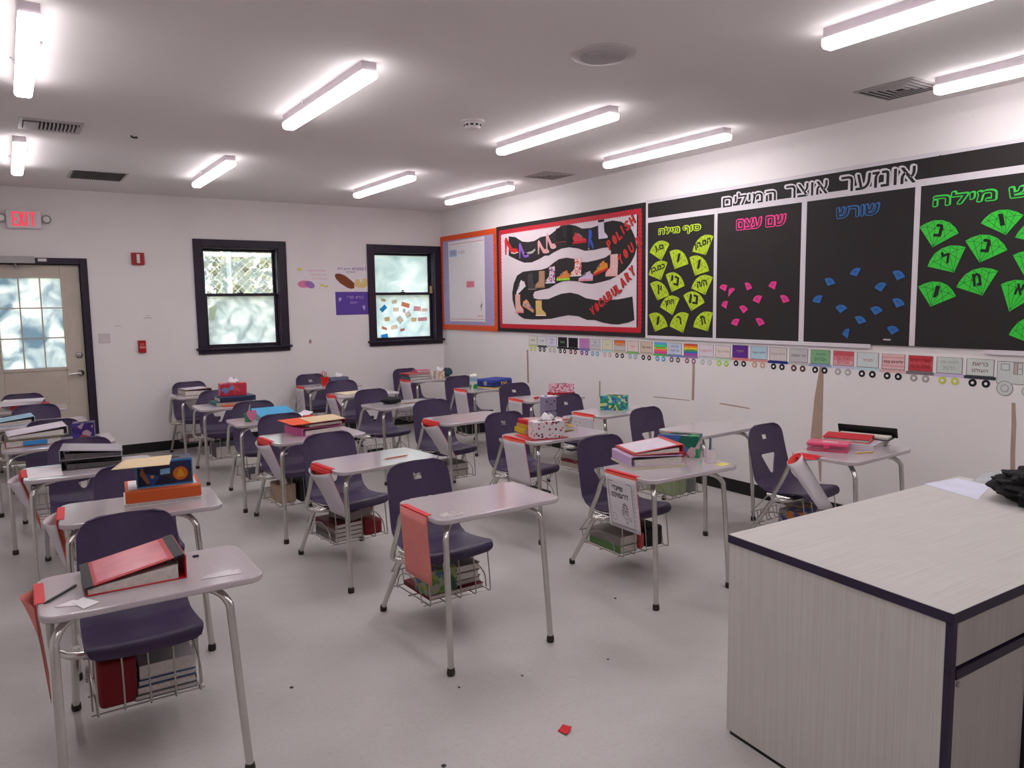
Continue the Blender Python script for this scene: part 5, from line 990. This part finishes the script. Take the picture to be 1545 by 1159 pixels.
tissue_box(on('c4r4', .50, .24, .026, -14), 'pink and white flowered tissue box on a flat red box', .21, .105, .075, pattern('pink floral', [(225, 190, 200), (205, 120, 145), (235, 215, 220), (190, 90, 120)], 70, .5), False)
tag(placed(MB().prism(rrect(-.03, .03, -.012, .012, .006), 0, .014).build('eraser', mat('red eraser', (200, 50, 60), .5), bevel=.003), on('c4r4', .18, .16, 0, 20)), 'red eraser on the desk with the flowered tissue box', 'eraser')
t = thing('juice_carton', 'small green and white drink carton with a red cap', 'carton', M=on('c4r5', .165, .24, 0, -25))
MB().box(-.035, .035, -.03, .03, .045, .125).box(-.035, .035, -.0305, -.03, .07, .11, 1).build('carton_body', [mat('carton white', (215, 218, 210), .4), mat('carton blue', (150, 190, 215), .4)], t, bevel=.001)
MB().box(-.0355, .0355, -.0305, .0305, 0, .045).build('printed_base', pattern('carton green', [(50, 140, 80), (200, 215, 200), (40, 120, 70)], 30, .4), t)
MB().prism([(-.03, .125), (.03, .125), (.0, .145)], -.035, .035, M=Matrix(((0, 0, 1, 0), (1, 0, 0, 0), (0, 1, 0, 0), (0, 0, 0, 1)))).build('gable', mat('carton white', (215, 218, 210)), t)
MB().lathe([(.01, 0), (.01, .012)], 12, M=Matrix.Translation((-.015, .005, .138))).build('cap', mat('cap red', (205, 50, 50), .4), t)
sheet(on('c4r5', .41, .20, 0, 12), 'yellow folder under the blue zip binder', rect(.30, .2), mat('yellow folder', (222, 190, 90), .6), 'folder', 'folder', .006)
t = thing('zip_binder', 'royal blue zip binder on a yellow folder', 'binder', M=on('c4r5', .42, .245, .0065, 14))
MB().prism(rrect(-.155, .155, -.12, .12, .03, 5), 0, .075).build('case', mat('royal blue cloth', (48, 66, 150), .65, bump=.1), t, bevel=.018, seg=4)
MB().prism(rrect(-.1562, .1562, -.1212, .1212, .03, 5), .034, .041).build('zip', m_blk, t)
MB().box(-.03, .06, -.1225, -.1195, .024, .05).build('badge', pattern('badge', [(205, 60, 50), (220, 190, 60), (60, 50, 90)], 60, .5), t)
MB().lathe([(.022, 0), (.022, .004), (.006, .005)], 20, M=Matrix.Translation((-.1555, -.02, .0375)) @ Matrix.Rotation(-PI / 2, 4, 'Y')).build('zip_disc', mat('grey rubber', (160, 160, 168), .5), t)
book(on('c4r6', .16, .24, 0, 2), 'teal book at the bottom of the corner desk pile', .29, .2, .03, B_('dusty teal', (80, 110, 120)))
book(on('c4r6', .15, .24, .031, -3), 'black book in the middle of the corner desk pile', .28, .2, .026, B_('charcoal', (60, 55, 58)))
book(on('c4r6', .14, .24, .058, 4), 'red folder near the top of the corner desk pile', .28, .2, .014, B_('faded red', (190, 70, 72)), nm='folder', cat='folder')
book(on('c4r6', .22, .23, .073, -4), 'pink book topping the corner desk pile', .17, .12, .026, B_('rose', (210, 95, 140)))
tissue_box(on('c4r6', .435, .20, 0, -20), 'small cream tissue box in the far corner of the room', .11, .10, .072, pattern('cream print', [(205, 190, 165), (222, 212, 190), (190, 150, 140)], 60, .5))
pouch(on('c4r6', .575, .25, 0, 10), 'dark teal pouch at the end of the corner desk', .065, .05, .046, mat('dark teal cloth', (48, 74, 84), .8, bump=.15), 8)
# in the book baskets
def fit(c, s, a, b): s = min(s, b - a); return max(a + s / 2, min(b - s / 2, c)), s
def bag(k, lx, ly, z, label, w, d, h, mtl, rot=0, r=.02):
    lx, w = fit(lx, w, .152, .458); ly, d = fit(ly, d, .394, .70); rot = 0
    o = MB().prism(rrect(-w / 2, w / 2, -d / 2, d / 2, min(r, w / 2.2, d / 2.2), 4), 0, h).build('pouch', mtl, bevel=min(.012, h * .3), seg=3); return tag(placed(o, inb(k, lx, ly, z, rot)), label, 'pouch')
def bk(k, lx, ly, z, label, w, d, t, c, rot=0):
    lx, w = fit(lx, w, .152, .458); ly, d = fit(ly, d, .394, .70)
    return book(inb(k, lx, ly, z, rot), label, w, d, t, c)
dk = lambda nm, c: B_(nm, c, .6)
bk('c1r1', .36, .53, 0, 'spiral notebook lowest in the basket of the nearest desk', .20, .28, .018, dk('slate', (90, 88, 92)))
bk('c1r1', .365, .53, .019, 'grey book on the spiral notebook under the nearest seat', .19, .27, .026, dk('ash', (120, 116, 118)))
bk('c1r1', .37, .53, .046, 'blue book in the basket of the nearest desk', .185, .26, .02, dk('denim', (48, 80, 140)))
bk('c1r1', .37, .53, .067, 'pale grey box in the basket of the nearest desk', .18, .25, .05, dk('pale grey', (165, 160, 165)))
bag('c1r1', .20, .53, 0, 'dark red pouch in the basket of the nearest desk', .12, .28, .16, mat('wine cloth', (120, 18, 28), .7))
bk('c2r1', .32, .54, 0, 'dark red book lowest in the basket of the bare desk', .29, .26, .022, dk('wine', (110, 25, 38)))
bk('c2r1', .39, .56, .023, 'brown book stacked in the basket of the bare desk', .135, .25, .03, dk('umber', (78, 58, 52)))
bk('c2r1', .37, .54, .054, 'thick brown-spined book in the basket of the bare desk', .135, .25, .036, dk('dark brown', (52, 40, 40)))
bk('c2r1', .375, .54, .091, 'upper cream-paged book in the basket of the bare desk', .135, .25, .034, dk('taupe', (110, 98, 96)))
tag(placed(MB().box(-.08, .08, -.06, .06, 0, .11).build('pencil_case', pattern('leaf print', [(80, 130, 60), (60, 90, 140), (130, 150, 70), (45, 70, 60), (150, 150, 130)], 40, .5), bevel=.004), inb('c2r1', .235, .47, .023, 0)), 'green and blue patterned box in the basket of the bare desk', 'box')
for z, c, nm_ in ((0, (120, 112, 110), 'lowest grey'), (.025, (95, 85, 84), 'second brownish'), (.05, (130, 122, 120), 'third pale grey'), (.075, (90, 40, 44), 'topmost maroon')):
    bk('c2r2', .23, .53, z, nm_ + ' book in the basket below the orange pencil desk', .175, .25, .024, dk(nm_, c))
bag('c2r2', .40, .52, 0, 'dark red pouch in the basket below the orange pencil desk', .12, .24, .085, mat('maroon cloth', (118, 22, 34), .7))
tag(placed(MB().box(-.08, .08, -.09, .09, 0, .05).build('carton_box', dk('grey carton', (145, 135, 135)), bevel=.002), inb('c2r2', .31, .53, .1015, 20)), 'grey carton on the books below the orange pencil desk', 'box')
bag('c2r3', .38, .52, 0, 'black bag in the basket below the pink binder desk', .17, .28, .14, mat('black nylon', (28, 28, 30), .6))
bag('c2r3', .20, .52, 0, 'beige paper bag in the basket below the pink binder desk', .12, .2, .13, mat('beige paper', (185, 160, 135), .8), 10)
bk('c2r4', .30, .53, 0, 'grey-violet book in the basket below the strawberry cup desk', .26, .26, .05, dk('grey violet', (95, 88, 100)))
bk('c2r5', .32, .53, 0, 'grey-purple book in the basket below the red tissue box desk', .26, .26, .1, dk('plum grey', (96, 86, 100)))
bk('c2r6', .30, .53, 0, 'pink and grey folder in the basket at the back wall', .25, .25, .04, dk('pinkish grey', (150, 110, 120)))
bag('c3r1', .40, .52, 0, 'black bag in the basket below the lilac binder desk', .12, .28, .11, mat('black nylon', (28, 28, 30), .6))
bag('c3r1', .31, .50, 0, 'coral pouch in the basket below the lilac binder desk', .04, .2, .085, mat('coral cloth', (205, 90, 90), .7))
bk('c3r1', .195, .53, 0, 'green notebook in the basket below the lilac binder desk', .125, .26, .04, dk('leaf green', (85, 120, 70)))
bk('c3r1', .20, .53, .041, 'grey book on the green notebook below the lilac binder desk', .125, .26, .05, dk('stone', (130, 120, 118)))
bag('c3r2', .33, .53, 0, 'flat dark bag in the basket below the spotted tissue box desk', .24, .26, .05, mat('black cloth', (30, 34, 38), .8))
for z, c, nm_ in ((0, (80, 70, 68), 'lower brown'), (.05, (100, 92, 88), 'upper grey-brown')):
    bk('c3r3', .33, .54, z, nm_ + ' book in the basket of the third column bare desk', .22, .24, .048, dk(nm_, c))
bag('c3r4', .26, .54, 0, 'black bundle in the basket below the black pouch desk', .16, .18, .045, mat('black cloth', (30, 34, 38), .8))
bk('c3r4', .41, .54, 0, 'wooden ruler box in the basket below the black pouch desk', .1, .2, .016, dk('wood', (165, 120, 90)))
bag('c3r5', .30, .53, 0, 'dark bag in the basket below the cream folder desk', .2, .26, .08, mat('black nylon', (28, 28, 30), .6))
bag('c3r6', .30, .53, 0, 'dark bag in the basket at the back wall below the red cup desk', .26, .26, .09, mat('black nylon', (28, 28, 30), .6))
tag(placed(MB().box(-.105, .105, -.07, .07, 0, .11).build('pencil_case', pattern('orange blue print', [(190, 110, 50), (60, 70, 130), (150, 140, 140), (90, 90, 100), (50, 60, 110)], 34, .6), bevel=.003), inb('c4r1', .265, .48, .0, 0)), 'orange and blue patterned box in the basket near the teacher desk', 'box')
bag('c4r1', .42, .54, 0, 'grey-brown bag in the basket near the teacher desk', .08, .24, .1, mat('grey brown cloth', (110, 98, 92), .8))
bag('c4r2', .27, .52, 0, 'pale green bag in the basket of the bare desk by the board wall', .15, .24, .12, mat('pale green bag', (165, 180, 140), .6), 8)
bag('c4r2', .40, .53, 0, 'grey bag in the basket of the bare desk by the board wall', .1, .26, .12, mat('grey bag', (130, 135, 132), .7))
bk('c4r3', .30, .54, 0, 'cream papers in the basket below the green mosaic box desk', .27, .26, .04, dk('cream dull', (175, 165, 150)))
bk('c4r3', .30, .54, .041, 'maroon book in the basket below the green mosaic box desk', .27, .26, .03, dk('maroon', (120, 38, 44)))
bk('c4r3', .30, .54, .072, 'pale book topping the basket below the green mosaic box desk', .27, .26, .03, dk('putty', (165, 158, 150)))
bag('c4r5', .33, .53, 0, 'black bag in the basket below the blue zip binder', .24, .26, .11, mat('black nylon', (28, 28, 30), .6))

# ------------------------------------------------------------------ teacher's desk
A0 = Vector((1.972, 1.684)); X0 = Vector((1.458, -.024)); Y0 = Vector((-.064, -.767))
ex = X0.normalized(); ey = -Y0.normalized(); LX, LY = X0.length, Y0.length
O0 = A0 + Y0                                                   # near corner
TM = Matrix(((ex.x, ey.x, 0, 0), (ex.y, ey.y, 0, 0), (0, 0, 1, 0), (0, 0, 0, 1)))
def grain(name, rgb, vertical):
    m = mat(name, rgb, .5, var=.02); n = m.node_tree.nodes; l = m.node_tree.links; b = n['Principled BSDF']
    src = b.inputs['Base Color'].links[0].from_socket
    tc = n.new('ShaderNodeTexCoord'); mp = n.new('ShaderNodeMapping'); mp.inputs['Scale'].default_value = (260, 260, 2.2) if vertical else (2.5, 260, 260)
    nz = n.new('ShaderNodeTexNoise'); nz.inputs['Scale'].default_value = 1; nz.inputs['Detail'].default_value = 3
    r = n.new('ShaderNodeValToRGB'); r.color_ramp.elements[0].position = .35; r.color_ramp.elements[1].position = .6
    r.color_ramp.elements[0].color = (.90, .88, .87, 1); r.color_ramp.elements[1].color = (1, 1, 1, 1)
    mx = n.new('ShaderNodeMix'); mx.data_type = 'RGBA'; mx.blend_type = 'MULTIPLY'; mx.inputs['Factor'].default_value = 1
    l.new(tc.outputs['Object'], mp.inputs[0]); l.new(mp.outputs[0], nz.inputs['Vector']); l.new(nz.outputs['Fac'], r.inputs[0])
    l.new(src, mx.inputs['A']); l.new(r.outputs[0], mx.inputs['B']); l.new(mx.outputs['Result'], b.inputs['Base Color'])
    return m
m_tt = grain('pale wood laminate top', (204, 199, 196), False); m_ts = grain('pale wood laminate side', (206, 202, 197), True)
m_te = mat('dark purple edging', (48, 36, 62), .45)
t = thing('teacher_desk', 'large pale wood-grain teacher desk with dark purple edging', 'desk', (O0.x, O0.y, 0))
ZT = .70
MB().box(0, LX, 0, LY, ZT - .028, ZT - .001, 0, TM).build('edge_band', m_te, t, bevel=.001)
MB().box(.002, LX - .002, .002, LY - .002, ZT - .001, ZT, 0, TM).build('top', m_tt, t, smooth=False)
MB().box(.004, .024, .022, LY - .004, .012, ZT - .029, 0, TM).build('side_panel', m_ts, t)
MB().box(.004, .024, .002, .0215, .012, ZT - .029, 0, TM).build('side_edging', m_te, t)
MB().box(LX - .024, LX - .004, .004, LY - .004, .012, ZT - .029, 0, TM).build('side_panel', m_ts, t)
MB().box(.0245, LX - .0245, LY - .03, LY - .012, .012, ZT - .029, 0, TM).build('back_panel', m_ts, t)
MB().box(.0245, .44, .03, LY - .031, .05, ZT - .035, 0, TM).box(.43, .45, .004, LY - .031, .012, ZT - .03, 0, TM).build('pedestal', mat('desk carcass', (48, 42, 48), .7), t)
d1 = MB().box(.027, .428, .006, .026, .552, ZT - .034, 0, TM).build('drawer', m_ts, t, bevel=.001)
d2 = MB().box(.038, .428, .014, .034, .10, .515, 0, TM).build('drawer', m_ts, t, bevel=.001)
MB().box(.027, .428, .0, .03, .52, .546, 0, TM).box(.027, .0375, .012, .034, .10, .515, 0, TM).build('drawer_edging', m_te, t)
MB().lathe([(.008, 0), (.008, .004), (.003, .005)], 14, M=TM @ Matrix.Translation((.06, .014, .495)) @ Matrix.Rotation(PI / 2, 4, 'X')).build('lock', m_chrome, d2)
MB().box(.005, .024, .03, LY - .02, .0, .012, 0, TM).box(LX - .024, LX - .005, .03, LY - .02, .0, .012, 0, TM).build('foot_strip', m_base, t)
ZW = ZT + .0006
sheet(Matrix.Translation((0, 0, ZW)), 'plain white paper at the far end of the teacher desk', [(3.174, 1.672), (3.376, 1.640), (3.357, 1.494), (3.075, 1.413)], mat('bluish paper', (214, 214, 232), .85), th=.0006)
def fleece(u, v):
    th = 2 * PI * u; f = PI * (.02 + .96 * v); s = math.sin(f) ** .6
    p = Vector((s * math.cos(th), s * math.sin(th), math.cos(f)))
    k = 1 + .24 * noise.noise(p * 1.7 + Vector((3, 1, 7))) + .20 * noise.noise(p * 3.6) + .07 * noise.noise(p * 7.5) + .02 * noise.noise(p * 17)
    return (.235 * p.x * k, .175 * p.y * k, max(0, .058 + .068 * p.z * k))
o = MB().grid(fleece, 110, 60).build('fleece_bundle', mat('black fleece', (30, 29, 31), .95, var=.5, scale=60, bump=.9))
tag(placed(o, Matrix.Translation((3.265, 1.185, ZW)) @ Matrix.Rotation(math.radians(-60), 4, 'Z')), 'crumpled black fleece bundle on the teacher desk', 'cloth')
t = thing('plastic_bag', 'shiny clear plastic packet behind the black bundle', 'plastic bag', (3.43, 1.52, ZW + .0005))
MB().grid(lambda u, v: ((u - .5) * .12, (v - .5) * .12, .035 * math.sin(PI * u) ** .6 * math.sin(PI * v) ** .6 * (1 + .25 * math.sin(9 * u + 5 * v))), 16, 16).build('film', clear('clear film', (205, 212, 218)), t)
# ------------------------------------------------------------------ bits on the floor
o = MB().grid(lambda u, v: ((u - .5) * .045 + .012 * v, (v - .5) * .04, .001 + .012 * abs(u - .35) * (1.2 - v)), 6, 6).build('paper_scrap', mat('red paper scrap', (215, 30, 45), .6), solid=.0006)
tag(placed(o, Matrix.Translation((1.516, 2.0, .0012)) @ Matrix.Rotation(.5, 4, 'Z')), 'torn red paper scrap lying on the floor', 'paper scrap')
sp = [(1.077, 2.063, .013, 'black crumb on the floor between the nearest desk and the red scrap'), (1.367, 2.474, .008, 'black speck on the floor near the front foot of the salmon pocket desk'), (1.62, 2.41, .008, 'black speck on the floor between the two front feet of the bare desk'), (1.99, 2.32, .007, 'black speck on the floor beyond the bare desk'), (2.45, 2.80, .010, 'black speck on the floor in the aisle before the lilac binder desk'), (.83, 2.85, .012, 'black crumb on the floor beside the nearest chair')]
for x, y, r, lb in sp: tag(placed(MB().lathe([(r * .55, 0), (r * .7, .002), (r * .35, .004), (.0005, .004)], 7).build('floor_crumb', m_blk), Matrix.Translation((x, y, .0003)) @ Matrix.Rotation(x * 9, 4, 'Z')), lb, 'crumb', 'crumbs on the floor')
